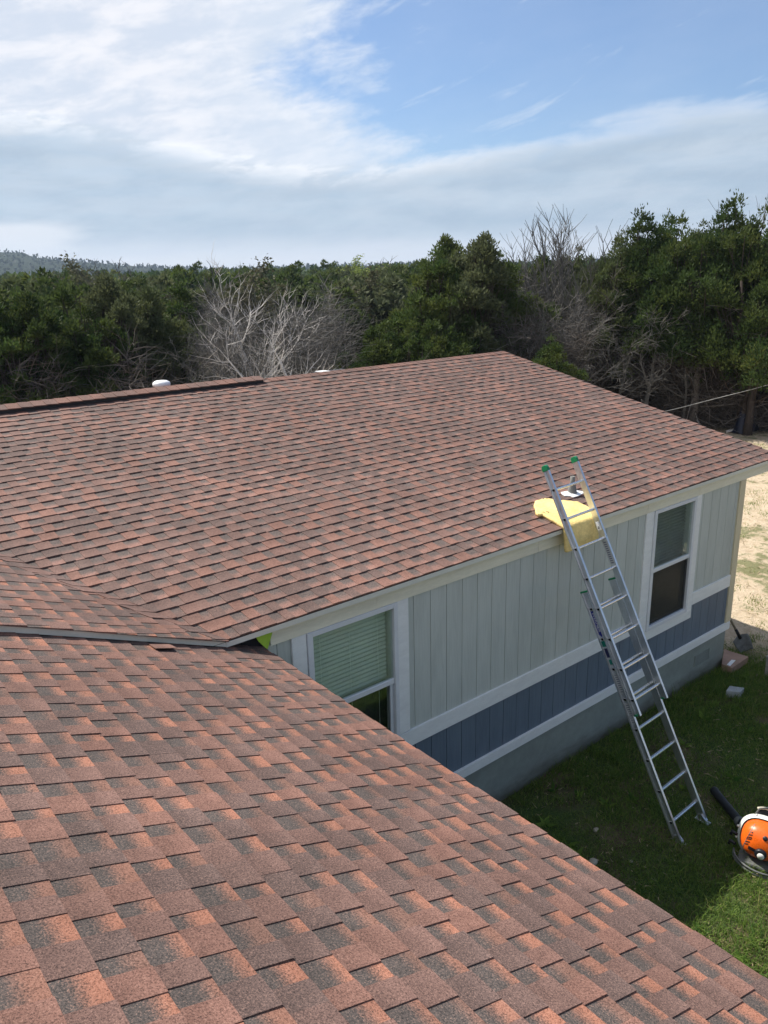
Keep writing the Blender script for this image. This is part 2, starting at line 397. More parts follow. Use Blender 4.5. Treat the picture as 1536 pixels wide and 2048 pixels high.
# ------------------------------------------------------------------ mesh helpers
class MB:
    def __init__(s):
        s.v = []; s.f = []; s.uv = {}; s.tint = {}; s.fm = {}
    def vert(s, p):
        s.v.append((p[0], p[1], p[2])); return len(s.v)-1
    def face(s, pts, uv=None, tint=None, m=0):
        i0 = len(s.v)
        for p in pts: s.v.append((p[0], p[1], p[2]))
        s.f.append(tuple(range(i0, i0+len(pts))))
        k = len(s.f)-1
        if uv is not None: s.uv[k] = uv
        if tint is not None: s.tint[k] = tint
        if m: s.fm[k] = m
    def box(s, x0, x1, y0, y1, z0, z1, mtx=None):
        c = [Vector((x, y, z)) for z in (z0, z1) for y in (y0, y1) for x in (x0, x1)]
        if mtx is not None: c = [mtx @ p for p in c]
        i = len(s.v)
        s.v += [tuple(p) for p in c]
        for q in ((0, 2, 3, 1), (4, 5, 7, 6), (0, 1, 5, 4), (2, 6, 7, 3), (0, 4, 6, 2), (1, 3, 7, 5)):
            s.f.append(tuple(i+k for k in q))
    def hexa(s, b4, t4):
        i = len(s.v)
        s.v += [tuple(p) for p in b4] + [tuple(p) for p in t4]
        s.f.append((i+3, i+2, i+1, i)); s.f.append((i+4, i+5, i+6, i+7))
        for k in range(4):
            j = (k+1) % 4; s.f.append((i+k, i+j, i+4+j, i+4+k))
    def tube(s, pts, radii, n=6, cap=True):
        pts = [Vector(p) for p in pts]
        if not hasattr(radii, '__len__'): radii = [radii]*len(pts)
        rings = []; ref = None
        for k, p in enumerate(pts):
            a = pts[max(0, k-1)]; b = pts[min(len(pts)-1, k+1)]
            d = (b-a)
            if d.length < 1e-9: d = Vector((0, 0, 1))
            d.normalize()
            if ref is None:
                ref = Vector((0, 0, 1)) if abs(d.z) < 0.9 else Vector((1, 0, 0))
            x = d.cross(ref)
            if x.length < 1e-6: x = d.orthogonal()
            x.normalize(); y = d.cross(x); ref = x.cross(d)*1.0
            i = len(s.v)
            for q in range(n):
                an = 2*math.pi*q/n
                w = p + (x*math.cos(an)+y*math.sin(an))*radii[k]
                s.v.append((w.x, w.y, w.z))
            rings.append(i)
        for k in range(len(rings)-1):
            for q in range(n):
                r = (q+1) % n
                s.f.append((rings[k]+q, rings[k]+r, rings[k+1]+r, rings[k+1]+q))
        if cap:
            s.f.append(tuple(rings[0]+q for q in reversed(range(n))))
            s.f.append(tuple(rings[-1]+q for q in range(n)))
    def lathe(s, prof, n, mtx):
        """prof: (radius, height) along +Z of mtx"""
        rings = []
        for r, h in prof:
            i = len(s.v)
            for q in range(n):
                an = 2*math.pi*q/n
                p = mtx @ Vector((r*math.cos(an), r*math.sin(an), h))
                s.v.append((p.x, p.y, p.z))
            rings.append(i)
        for k in range(len(rings)-1):
            for q in range(n):
                r = (q+1) % n
                s.f.append((rings[k]+q, rings[k]+r, rings[k+1]+r, rings[k+1]+q))
        s.f.append(tuple(rings[0]+q for q in reversed(range(n))))
        s.f.append(tuple(rings[-1]+q for q in range(n)))
    def grid(s, fn, nu, nv):
        i0 = len(s.v)
        for a in range(nu+1):
            for b in range(nv+1):
                p = fn(a/nu, b/nv); s.v.append((p[0], p[1], p[2]))
        for a in range(nu):
            for b in range(nv):
                k = i0+a*(nv+1)+b
                s.f.append((k, k+nv+1, k+nv+2, k+1))
    def mesh(s, name, mats, off=Vector((0, 0, 0)), smooth=False):
        me = bpy.data.meshes.new(name)
        v = [(p[0]-off[0], p[1]-off[1], p[2]-off[2]) for p in s.v]
        me.from_pydata(v, [], s.f)
        if not isinstance(mats, (list, tuple)): mats = [mats]
        for m in mats: me.materials.append(m)
        if s.fm:
            for k, mi in s.fm.items(): me.polygons[k].material_index = mi
        if s.uv:
            uvl = me.uv_layers.new(name='UVMap')
            buf = np.zeros((len(me.loops), 2), np.float32)
            for p in me.polygons:
                if p.index in s.uv:
                    for j, li in enumerate(p.loop_indices): buf[li] = s.uv[p.index][j]
            uvl.data.foreach_set('uv', buf.ravel())
        if s.tint:
            at = me.attributes.new('tint', 'FLOAT_VECTOR', 'FACE')
            buf = np.zeros((len(me.polygons), 3), np.float32)
            for k, tt in s.tint.items(): buf[k] = tt
            at.data.foreach_set('vector', buf.ravel())
        if smooth:
            me.polygons.foreach_set('use_smooth', [True]*len(me.polygons))
        me.update()
        return me

def link(name, me, parent=None, loc=(0, 0, 0)):
    o = bpy.data.objects.new(name, me); COL.objects.link(o)
    o.location = loc
    if parent is not None: o.parent = parent
    return o
def thing(name, label, cat, loc=(0, 0, 0), group=None):
    o = bpy.data.objects.new(name, None); COL.objects.link(o)
    o.empty_display_size = 0.2
    o.location = loc; o['label'] = label; o['category'] = cat
    if group: o['group'] = group
    return o
def tag(o, label=None, cat=None, group=None, kind=None):
    for k, v in (('label', label), ('category', cat), ('group', group), ('kind', kind)):
        if v: o[k] = v
    return o
def part(name, mb, mat, root, parent=None, smooth=False):
    """a part in world coordinates, hung below its thing (or below a part of it)"""
    return link(name, mb.mesh(name, mat, root.location, smooth), parent or root)
def bevel(o, w, seg=2):
    m = o.modifiers.new('bevel', 'BEVEL'); m.width = w; m.segments = seg; m.limit_method = 'ANGLE'
    return o

# ------------------------------------------------------------------ ground
def gz(x, y):
    """ground height: the lawn rises a little away from the house"""
    h = 0.045*min(max(-y, 0.0), 9.0) if x > -20 else 0.0
    return h
def fbm(x, y, s, seed=0.0):
    return noise.noise(Vector((x*s, y*s, seed)))
def lawn_zone(x, y):
    b = 10.9 + 1.0*fbm(x, y, 0.5, 3.0) + (0.3 if y < -1 else 0)
    a = max(0.0, min(1.0, (b-x)/0.9))
    return a if y < 0.35 + 0.5*fbm(x, y, 0.8, 9) and y > -26 else 0.0
def wood_zone(x, y):
    # forest edge: a line some way behind the house
    d = (x*0.30 + y) - 18.2 + 1.2*fbm(x, y, 0.25, 5.0)
    return max(0.0, min(1.0, d/1.2))
def sand_zone(x, y):
    return max(0.0, min(1.0, (x+12)/8.0))*max(0.0, min(1.0, (60-x)/20.0))

def make_ground():
    def axis(c, fine, step):
        a = [c]
        d = step
        while a[-1] < c+6000:
            if a[-1]-c > fine: d *= 1.22
            a.append(a[-1]+d)
        b = [c]; d = step
        while b[-1] > c-6000:
            if c-b[-1] > fine: d *= 1.22
            b.append(b[-1]-d)
        return sorted(set(a+b))
    xs = axis(12.0, 11.0, 0.16); ys = axis(1.0, 9.0, 0.16)
    V = []; Z = []
    for y in ys:
        for x in xs:
            h = gz(x, y)
            if abs(x) < 80 and abs(y) < 80:
                h += 0.018*fbm(x, y, 1.1, 1.0)+0.012*fbm(x, y, 4.0, 2.0)
                if x > 10.3 and y > -1 : h += 0.02*fbm(x, y, 2.6, 4.0)
            V.append((x, y, h)); Z.append((lawn_zone(x, y), wood_zone(x, y), sand_zone(x, y)))
    nx = len(xs)
    F = [(j*nx+i, j*nx+i+1, (j+1)*nx+i+1, (j+1)*nx+i) for j in range(len(ys)-1) for i in range(nx-1)]
    me = bpy.data.meshes.new('ground'); me.from_pydata(V, [], F)
    at = me.attributes.new('zone', 'FLOAT_VECTOR', 'POINT')
    at.data.foreach_set('vector', np.array(Z, np.float32).ravel())
    me.polygons.foreach_set('use_smooth', [True]*len(F))
    me.materials.append(MAT['ground'])
    o = link('ground', me); o['kind'] = 'structure'
make_ground()

# ------------------------------------------------------------------ house
house = thing('house', 'single storey grey and slate blue house with reddish brown shingle roofs', 'house', (5.0, 4.0, 0.0))

YO, ZE = -0.10, 2.984                    # eave edge of the long wing
TF = math.tan(rad(12.1655))
RUN = 5.163
YR, ZR = YO+RUN, ZE+RUN*TF               # ridge
XG = 10.883                              # gable rake
XL = -7.0
XC = 2.3535                              # inner corner of the eaves
TN = math.tan(rad(22.0))                 # pitch of the near wing
XN, ZN = 2.68, 2.792                     # eave of the near roof
XR = -0.42                               # ridge of the near wing
EXPO = 0.1429

def roof_plane(o, e, s):
    n = e.cross(s).normalized()
    return (lambda u, v, h: o + e*u + s*v + n*h), n
cf = math.cos(math.atan(TF)); sf = math.sin(math.atan(TF))
cn = math.cos(math.atan(TN)); sn = math.sin(math.atan(TN))
FARP, FARN = roof_plane(Vector((0, YO, ZE)), Vector((1, 0, 0)), Vector((0, cf, sf)))
BACKP, BACKN = roof_plane(Vector((0, 2*YR-YO, ZE)), Vector((-1, 0, 0)), Vector((0, -cf, sf)))
NEARP, NEARN = roof_plane(Vector((XN, 0, ZN)), Vector((0, 1, 0)), Vector((-cn, 0, sn)))
MIDP, MIDN = roof_plane(Vector((XC, 0, ZE)), Vector((0, 1, 0)), Vector((-cn, 0, sn)))

def wobble(u, k, a):
    return a*noise.noise(Vector((u*1.3, k*3.7, 0.5)))+a*0.6*noise.noise(Vector((u*4.5, k*5.1, 2.5)))

def slab(P, k, ua, ub, ua2, ub2, kind, v0, v1, rnd, amp=0.003, thick=0.0):
    """one visible tab of a laminated shingle: list of quads (pts, uvs)"""
    tb = (0.0095 if kind else 0.0055)+thick+rnd.uniform(-0.0012, 0.0016)
    tt = 0.0046 if kind else 0.0006
    j = rnd.uniform(-0.0012, 0.0012)
    hw = 0.007*noise.noise(Vector((ua*0.9, v0*1.3, 7.7)))
    tb += hw; tt += hw
    va, vb = v0+wobble(ua, k, amp)+j, v0+wobble(ub, k, amp)+j
    A, B = P(ua, va, tb+rnd.uniform(0, 0.0012)), P(ub, vb, tb+rnd.uniform(0, 0.0012))
    C, D = P(ub2, v1, tt), P(ua2, v1, tt)
    A0, B0 = P(ua, va+0.001, -0.004), P(ub, vb+0.001, -0.004)
    C0, D0 = P(ub2, v1, -0.004), P(ua2, v1, -0.004)
    q = [((A, B, C, D), ((ua, 1), (ub, 1), (ub2, 0), (ua2, 0))),
         ((A0, B0, B, A), ((ua, 1), (ub, 1), (ub, 1), (ua, 1))),
         ((D0, A0, A, D), ((ua, 0), (ua, 1), (ua, 1), (ua, 0))),
         ((B0, C0, C, B), ((ub, 1), (ub, 0), (ub, 0), (ub, 1)))]
    return q, (float(kind), rnd.random(), rnd.random())

def courses(P, nk, lo, hi, seed, amp=0.003, wmin=0.078, wmax=0.150, thick=0.0):
    """yields tabs; lo(v) and hi(v) bound the course"""
    rnd = random.Random(seed)
    out = []
    for k in range(nk):
        v0, v1 = k*EXPO, (k+1)*EXPO+0.010
        a, b = min(lo(v0), lo(v1)), max(hi(v0), hi(v1))
        u = a-rnd.uniform(0, 0.25); kind = rnd.random() < 0.5
        while u < b:
            w = rnd.uniform(wmin, wmax)*(1.0 if kind else 0.88)
            un = u+w
            u0, u1 = max(u, lo(v0)), min(un, hi(v0))
            s0, s1 = max(u, lo(v1)), min(un, hi(v1))
            if u1-u0 > 0.004 or s1-s0 > 0.004:
                u1 = max(u1, u0+0.001); s1 = max(s1, s0+0.001)
                out.append((slab(P, k, u0, u1, s0, s1, kind, v0, v1, rnd, amp, thick), (u+un)/2, (v0+v1)/2))
            u = un
            kind = (not kind) if (not kind or rnd.random() < 0.93) else kind
    return out

def roof_deck(name, pts_top, thick=0.05):
    mb = MB()
    top = [Vector(p) for p in pts_top]
    n = (top[1]-top[0]).cross(top[2]-top[0]).normalized()
    if n.z < 0: top = list(reversed(top)); n = -n
    bot = [p-n*thick for p in top]
    k = len(top); i = 0
    mb.v = [tuple(p) for p in top]+[tuple(p) for p in bot]
    mb.f.append(tuple(range(k))); mb.f.append(tuple(reversed(range(k, 2*k))))
    for a in range(k):
        b = (a+1) % k; mb.f.append((a, k+a, k+b, b))
    return part(name, mb, MAT['felt'], house)

LEN_F = RUN/cf; NK_F = int(LEN_F/EXPO)+1
def xv(v):                                # valley, on the far plane
    z = v*sf
    return XC - z/TN
def zoff(p, n): return p - n*0.006
far_roof = roof_deck('roof', [zoff(FARP(u, v, 0), FARN) for u, v in ((XL, 0.0), (XG-0.01, 0.0), (XG-0.01, LEN_F), (XL, LEN_F))])
back_roof = roof_deck('roof', [zoff(BACKP(u, v, 0), BACKN) for u, v in ((-XG+0.01, 0.0), (-XL, 0.0), (-XL, LEN_F), (-XG+0.01, LEN_F))])
LEN_N = (XN-XR)/cn; NK_N = int(LEN_N/EXPO)
LEN_M = (XC-XR)/cn; NK_M = int(LEN_M/EXPO)
YB = -11.0
near_roof = roof_deck('roof', [zoff(NEARP(u, v, 0), NEARN) for u, v in ((YB, 0.0), (-0.03, 0.0), (-0.03, LEN_N), (YB, LEN_N))], 0.04)
NEAR2P, NEAR2N = roof_plane(Vector((2*XR-XN, 0, ZN)), Vector((0, -1, 0)), Vector((cn, 0, sn)))
near_back = roof_deck('roof', [zoff(NEAR2P(-u, v, 0), NEAR2N) for u, v in ((YB, 0.0), (-0.03, 0.0), (-0.03, LEN_N), (YB, LEN_N))], 0.04)
mid_roof = roof_deck('roof', [zoff(MIDP(*q, 0), MIDN) for q in ((YO+0.004, 0.02), (YO+0.02, 0.01), (YO+LEN_M*sn/TF, LEN_M), (YO+0.004, LEN_M))], 0.03)

def yv(v):                                # valley, seen from the mid plane
    return YO + v*sn/TF
def add_tab(mb, tab):
    q, tint = tab
    for pts, uv in q: mb.face(pts, uv, tint)

def stuff_roof(tabs, parent, mat='shingle'):
    mb = MB()
    for t in tabs: add_tab(mb, t)
    o = part('shingles', mb, MAT[mat], house, parent)
    o['kind'] = 'stuff'
    return o
VALLEY_D = Vector((-1, TN/TF, TN)).normalized()
VALLEY_W = MIDN.cross(VALLEY_D)
if VALLEY_W.y > 0: VALLEY_W = -VALLEY_W
cosv = VALLEY_D.dot(Vector((-1, 0, 0))); sinv = math.sqrt(1-cosv*cosv)
FOLD = VALLEY_D*cosv + VALLEY_W*sinv      # where a far course goes on past the valley

far_tabs = courses(FARP, NK_F, lambda v: max(xv(v), XL), lambda v: XG+0.008*math.sin(v*31), 5, 0.0050, thick=0.0045)
tabs = [t for t, u, v in far_tabs]
rv = random.Random(3); ends = []
for k in range(NK_F):                     # the woven ends across the valley
    v0, v1 = k*EXPO, (k+1)*EXPO+0.01
    a = FARP(xv(v0), v0, 0.0); b = FARP(xv(v1), v1, 0.0)
    if a.x < XR+0.2: break
    L0 = 0.14+rv.uniform(-.07, .07); L1 = L0+rv.uniform(-.03, .03)
    nrm = (MIDN+FARN).normalized()
    A = a+nrm*0.012; D = b+nrm*0.006; B = a+FOLD*L0+MIDN*0.0085; C = b+FOLD*L1+MIDN*0.0065
    tint = (1.0, rv.random()*0.8, rv.random())
    q = [((B, A, D, C), ((0, 1), (0, 1), (0, 0), (0, 0))),
         ((B-MIDN*0.016, A-nrm*0.014, A, B), ((0, 1), (0, 1), (0, 1), (0, 1))),
         ((C-MIDN*0.016, B-MIDN*0.016, B, C), ((0, 1), (0, 1), (0, 1), (0, 1)))]
    ends.append((q, tint))
stuff_roof(tabs, far_roof, 'shingle_long')
stuff_roof([t for t, u, v in courses(BACKP, NK_F, lambda v: -XG, lambda v: -XL, 6, wmin=0.5, wmax=0.9)], back_roof)
stuff_roof([t for t, u, v in courses(MIDP, NK_M, lambda v: YO-0.022+0.006*math.sin(v*40), lambda v: yv(v)-0.0, 8)]+ends, mid_roof)
near_tabs = courses(NEARP, NK_N, lambda v: YB, lambda v: -0.02, 9)
def near_size(t):
    pts = t[0][0][0][0]
    c = (pts[0]+pts[2])/2
    if (c-CAM).dot(FW) < 0.3: return 0
    s = [project(p) for p in pts]
    cx = sum(p[0] for p in s)/4; cy = sum(p[1] for p in s)/4
    if not (-40 < cx < 1576 and 1200 < cy < 2090): return 0
    return abs(sum(s[i][0]*s[(i+1) % 4][1]-s[(i+1) % 4][0]*s[i][1] for i in range(4)))/2
near_tabs.sort(key=near_size, reverse=True)
for t in near_tabs[:300]:
    mb = MB(); add_tab(mb, t[0])
    part('shingle', mb, MAT['shingle'], house, near_roof)
stuff_roof([t[0] for t in near_tabs[300:]], near_roof)
stuff_roof([t for t, u, v in courses(NEAR2P, NK_N, lambda v: 0.03, lambda v: -YB, 10, wmin=0.4, wmax=0.8)], near_back)
# a lifted tab on the near roof under the rake
d_ = ray(316, 1303); t_ = (Vector((XN, 0, ZN))-CAM).dot(NEARN)/d_.dot(NEARN); pl = CAM+d_*t_
ul, vl = pl.y, (XN-pl.x)/cn; vl = math.floor(vl/EXPO)*EXPO
mb = MB(); q_ = [NEARP(ul+a, vl+b, h) for a, b, h in ((0, 0.0, 0.034), (0.13, 0.0, 0.018), (0.13, EXPO+.01, 0.010), (0, EXPO+.01, 0.022))]
lo_ = [p-NEARN*0.005 for p in q_]
tt_ = (1.0, 0.8, 0.5); uu_ = ((0, 1), (0.1, 1), (0.1, 0), (0, 0))
mb.face(q_, uu_, tt_); mb.face(list(reversed(lo_)), uu_, tt_)
for i in range(4):
    j = (i+1) % 4; mb.face((lo_[i], lo_[j], q_[j], q_[i]), uu_, tt_)
o = part('shingle', mb, MAT['shingle'], house, near_roof); o['label'] = 'shingle tab lifted off the near roof just below the rake board'
# ridge caps
def cap_row(name, parent, p0, p1, na, nb, w, lift, step=EXPO, seed=1):
    rnd = random.Random(seed); mb = MB()
    d = (p1-p0); L = d.length; d.normalize(); k = int(L/step)
    up = (na+nb).normalized()
    def down(n):
        s = n.cross(d)
        if s.z > 0: s = -s
        return s.normalized()
    sa, sb = down(na), down(nb)
    for i in range(k):
        a, b = p0+d*(i*step), p0+d*((i+1)*step+0.012)
        h0, h1 = lift+0.004, lift+0.011
        tint = (1.0, rnd.uniform(0.3, 1.0), rnd.random())
        for s in (sa, sb):
            n = na if s is sa else nb
            A, B = a+up*h0, b+up*h1
            C, D = b+s*w+n*h1, a+s*w+n*h0
            C2, D2 = C-n*0.012, D-n*0.012
            B2 = B-up*0.012
            uv = ((i, 0.2),)*4
            mb.face((A, B, C, D), uv, tint); mb.face((D, C, C2, D2), uv, tint); mb.face((B, B2, C2, C), uv, tint)
    return part(name, mb, MAT['shingle'], house, parent)
R0 = Vector((XL, YR, ZR)); 
cap_row('ridge_cap', far_roof, Vector((XG, YR, ZR)), Vector((5.75, YR, ZR)), FARN, BACKN, 0.14, 0.006, seed=2)['kind'] = 'stuff'
vt = MB()
VX1 = 5.72
for n, s in ((FARN, -1), (BACKN, 1)):
    a = Vector((XL, YR, ZR+0.052)); b = Vector((VX1, YR, ZR+0.052))
    sd = Vector((0, s*cf, -sf))
    c, d = b+sd*0.17, a+sd*0.17
    lo = Vector((0, 0, -0.045))
    vt.face((a, b, c, d)); vt.face((d-sd*0.02, c-sd*0.02, c-sd*0.02+lo, d-sd*0.02+lo))
    vt.face((b, b+lo, c+lo-sd*0.02, c-sd*0.02))
part('ridge_vent', vt, MAT['rubber'], house, far_roof)
cap_row('ridge_cap', far_roof, Vector((VX1+0.02, YR, ZR+0.052)), Vector((XL, YR, ZR+0.052)), FARN, BACKN, 0.175, 0.004, seed=4)['kind'] = 'stuff'
cap_row('ridge_cap', near_roof, Vector((XR, YB, ZN+LEN_N*sn)), Vector((XR, -0.1, ZN+LEN_N*sn)), NEARN, NEAR2N, 0.14, 0.008, seed=7)['kind'] = 'stuff'

# drip edge, frieze, rakes
mb = MB()
mb.box(XC-0.012, XG-0.01, YO+0.002, YO+0.024, ZE-0.052, ZE-0.009)
mb.box(XC+0.02, XG-0.03, YO+0.026, 0.02, ZE-0.05, ZE-0.038)
part('drip_edge', mb, MAT['drip'], house)
mb = MB()
def rake_pt(x, dz): return Vector((x, 0, ZE+(XC-x)*TN+dz))
xa, xb = XR, XC-0.014
for y0, y1, d0, d1 in ((YO+0.002, YO+0.03, -0.052, -0.010),):
    P0, P1 = rake_pt(xb, d0), rake_pt(xa, d0); P2, P3 = rake_pt(xa, d1), rake_pt(xb, d1)
    A = [Vector((p.x, y0, p.z)) for p in (P0, P1, P2, P3)]; B = [Vector((p.x, y1, p.z)) for p in (P0, P1, P2, P3)]
    mb.hexa(B, A)
part('rake_board', mb, MAT['drip'], house)
mb = MB()                                   # dark flashing wall between the two roofs
mb.hexa([Vector((p.x, y, p.z)) for p in [rake_pt(XC+0.0, -0.20)] for y in (0, 0)]+[Vector((XR, 0, rake_pt(XR, -0.2).z))]*2,
        [Vector((XC, 0, ZE-0.06))]*2+[Vector((XR, 0, rake_pt(XR, -0.06).z))]*2) if False else None
mb.face([Vector((2.78, -0.012, ZE-0.045)), Vector((2.62, -0.012, 2.60)), Vector((XR, -0.012, rake_pt(XR, -0.30).z)), Vector((XR, -0.012, rake_pt(XR, -0.05).z)), Vector((XC, -0.012, ZE-0.05))])
part('felt_flashing', mb, MAT['felt'], house)
mb = MB()
FZ0, FZ1 = 2.779, ZE-0.042
for a, b in ((2.752, 3.805), (3.808, 5.9), (5.903, 7.832), (7.835, 8.955), (8.958, XG-0.03)):
    mb.box(a, b, -0.024, 0.03, FZ0, FZ1)
part('fascia', mb, MAT['fascia'], house)
mb = MB()                                   # gable rake boards
for sgn in (0, 1):
    y0, y1 = (YO, YR) if sgn == 0 else (2*YR-YO, YR)
    P = [Vector((XG-0.03, y0, ZE-0.16)), Vector((XG-0.03, y1, ZR-0.16)), Vector((XG-0.03, y1, ZR-0.03)), Vector((XG-0.03, y0, ZE-0.05))]
    mb.hexa(P, [p+Vector((0.022, 0, 0)) for p in P])
part('rake_board', mb, MAT['fascia'], house)
mb = MB()                                   # wood soffit under the gable overhang
mb.hexa([Vector((10.16, y, z)) for y, z in ((0.032, ZE-0.12), (YR, ZR-0.12))]+[Vector((XG-0.032, y, z)) for y, z in ((YR, ZR-0.12), (0.032, ZE-0.12))],
        [Vector((10.16, y, z)) for y, z in ((0.032, ZE-0.10), (YR, ZR-0.10))]+[Vector((XG-0.032, y, z)) for y, z in ((YR, ZR-0.10), (0.032, ZE-0.10))])
part('soffit', mb, MAT['fascia'], house)

# lime green plastic flap in the inner corner
mb = MB()
a, b, c = on_y(510, 1272, -0.070), on_y(545, 1265, -0.040), on_y(535, 1299.5, -0.034)
m_ = (a+b)/2+Vector((0, 0, 0.004)); k_ = on_y(517, 1283, -0.055)
pts = [a, k_, c, b, m_]
mb.v = [tuple(p) for p in pts]+[tuple(p+Vector((0.001, 0.004, 0))) for p in pts]
mb.f = [(0, 1, 2, 3, 4), (9, 8, 7, 6, 5)]+[(i, (i+1) % 5+0, (i+1) % 5+5, i+5) for i in range(5)]
o = part('plastic_flap', mb, MAT['lime'], house); o['label'] = 'lime green plastic flap sticking out under the inner eave corner'

# walls
mb = MB()
mb.box(XL+0.6, 10.06, 0.13, 2*YR-0.2, 0.0, 2.93)
mb.box(XL+0.6, 2.90, 0.004, 0.13, 0.0, 2.90)
# gable triangle and the wing under the near roof
mb.hexa([Vector((10.04, y, z)) for y, z in ((0.13, 2.93), (YR, ZR-0.13), (2*YR-0.2, 2.93), (YR, 2.93))], [Vector((10.06, y, z)) for y, z in ((0.13, 2.93), (YR, ZR-0.13), (2*YR-0.2, 2.93), (YR, 2.93))])
mb.box(2*XR-XN+0.35, XN-0.35, YB+0.3, 0.0, 0.0, ZN-0.02)
wall = part('wall', mb, MAT['wall'], house)
GX = 4.4426
def planks(z0, z1, mat, holes, x_from, x_to):
    cache = {}
    k = int((x_from-GX)/0.2032)-1
    while True:
        a, b = GX+0.2032*k+0.0032, GX+0.2032*(k+1)-0.0032
        k += 1
        if a > x_to: break
        a, b = max(a, x_from), min(b, x_to)
        segs = [(a, b)]
        for h0, h1 in holes:
            segs = [q for s in segs for q in ((s[0], min(s[1], h0)), (max(s[0], h1), s[1])) if q[1]-q[0] > 0.004]
        for s0, s1 in segs:
            w = round(s1-s0, 4)
            if w not in cache:
                m_ = MB(); m_.box(0, w, 0, 0.012, z0, z1)
                cache[w] = m_.mesh('siding_plank', mat)
            link('siding_plank', cache[w], wall, (s0-5.0, 0.0+random.uniform(-0.0006, 0.0006)-4.0, 0))
planks(1.43, 2.79, MAT['siding'], ((3.075, 4.04), (7.975, 8.915)), 2.70, 10.03)
planks(0.70, 1.28, MAT['siding_blue'], ((7.975, 8.915),) if False else (), 2.70, 10.03)
mb = MB()                                   # groove backing behind the planks, siding colour darkened for groove shade
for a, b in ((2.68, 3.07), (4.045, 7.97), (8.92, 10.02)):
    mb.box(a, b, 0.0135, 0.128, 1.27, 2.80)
part('groove_backing', mb, simple('groove_shade', (0.13, 0.142, 0.125), 0.8), house, wall)
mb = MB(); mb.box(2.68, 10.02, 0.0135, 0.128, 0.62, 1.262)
part('groove_backing', mb, simple('groove_shade_blue', (0.018, 0.026, 0.045), 0.8), house, wall)  # blue backing, likewise darkened to carry the shade in the grooves
mb = MB(); mb.box(10.02, 10.075, 0.004, 10.0, 0.62, 2.85)
part('gable_siding', mb, MAT['siding'], house, wall)

def trim(a, b, z0, z1, mat='trim', y=-0.021):
    m_ = MB(); m_.box(a, b, y, 0.012, z0, z1)
    return bevel(part('trim_board', m_, MAT[mat], house), 0.003, 1)
trim(2.943, 3.081, 1.442, 2.7775); trim(4.034, 4.163, 1.442, 2.7775)
trim(7.826, 7.983, 1.442, 2.7775); trim(8.907, 9.034, 1.442, 2.7775)
trim(2.70, 7.824, 1.266, 1.436); trim(9.036, 9.998, 1.266, 1.436)
trim(7.826, 7.983, 1.266, 1.440, y=-0.0205); trim(8.907, 9.034, 1.266, 1.440, y=-0.0205)
trim(7.826, 9.034, 1.090, 1.212, y=-0.0215); trim(7.826, 7.983, 1.213, 1.2655); trim(8.907, 9.034, 1.213, 1.2655)
trim(2.70, 10.118, 0.591, 0.705, y=-0.026)
m_ = MB(); m_.box(10.0, 10.14, -0.022, 0.115, 0.706, 2.7775)
bevel(part('corner_board', m_, MAT['corner'], house), 0.004, 1)
mb = MB(); mb.box(2.2, 10.075, 0.006, 0.10, -0.15, 0.5895); mb.box(10.0, 10.075, 0.10, 10.0, -0.15, 0.5895)
skirt = part('foundation', mb, MAT['skirt'], house)
mb = MB(); mb.box(9.29, 9.66, -0.006, 0.01, 0.27, 0.275); mb.box(9.29, 9.66, -0.006, 0.01, 0.425, 0.43); mb.box(9.29, 9.297, -0.006, 0.01, 0.275, 0.425); mb.box(9.653, 9.66, -0.006, 0.01, 0.275, 0.425)
for i in range(9): mb.box(9.298, 9.652, -0.0035, 0.004, 0.281+i*0.016, 0.289+i*0.016)
part('foundation_vent', mb, MAT['skirt'], house, skirt)

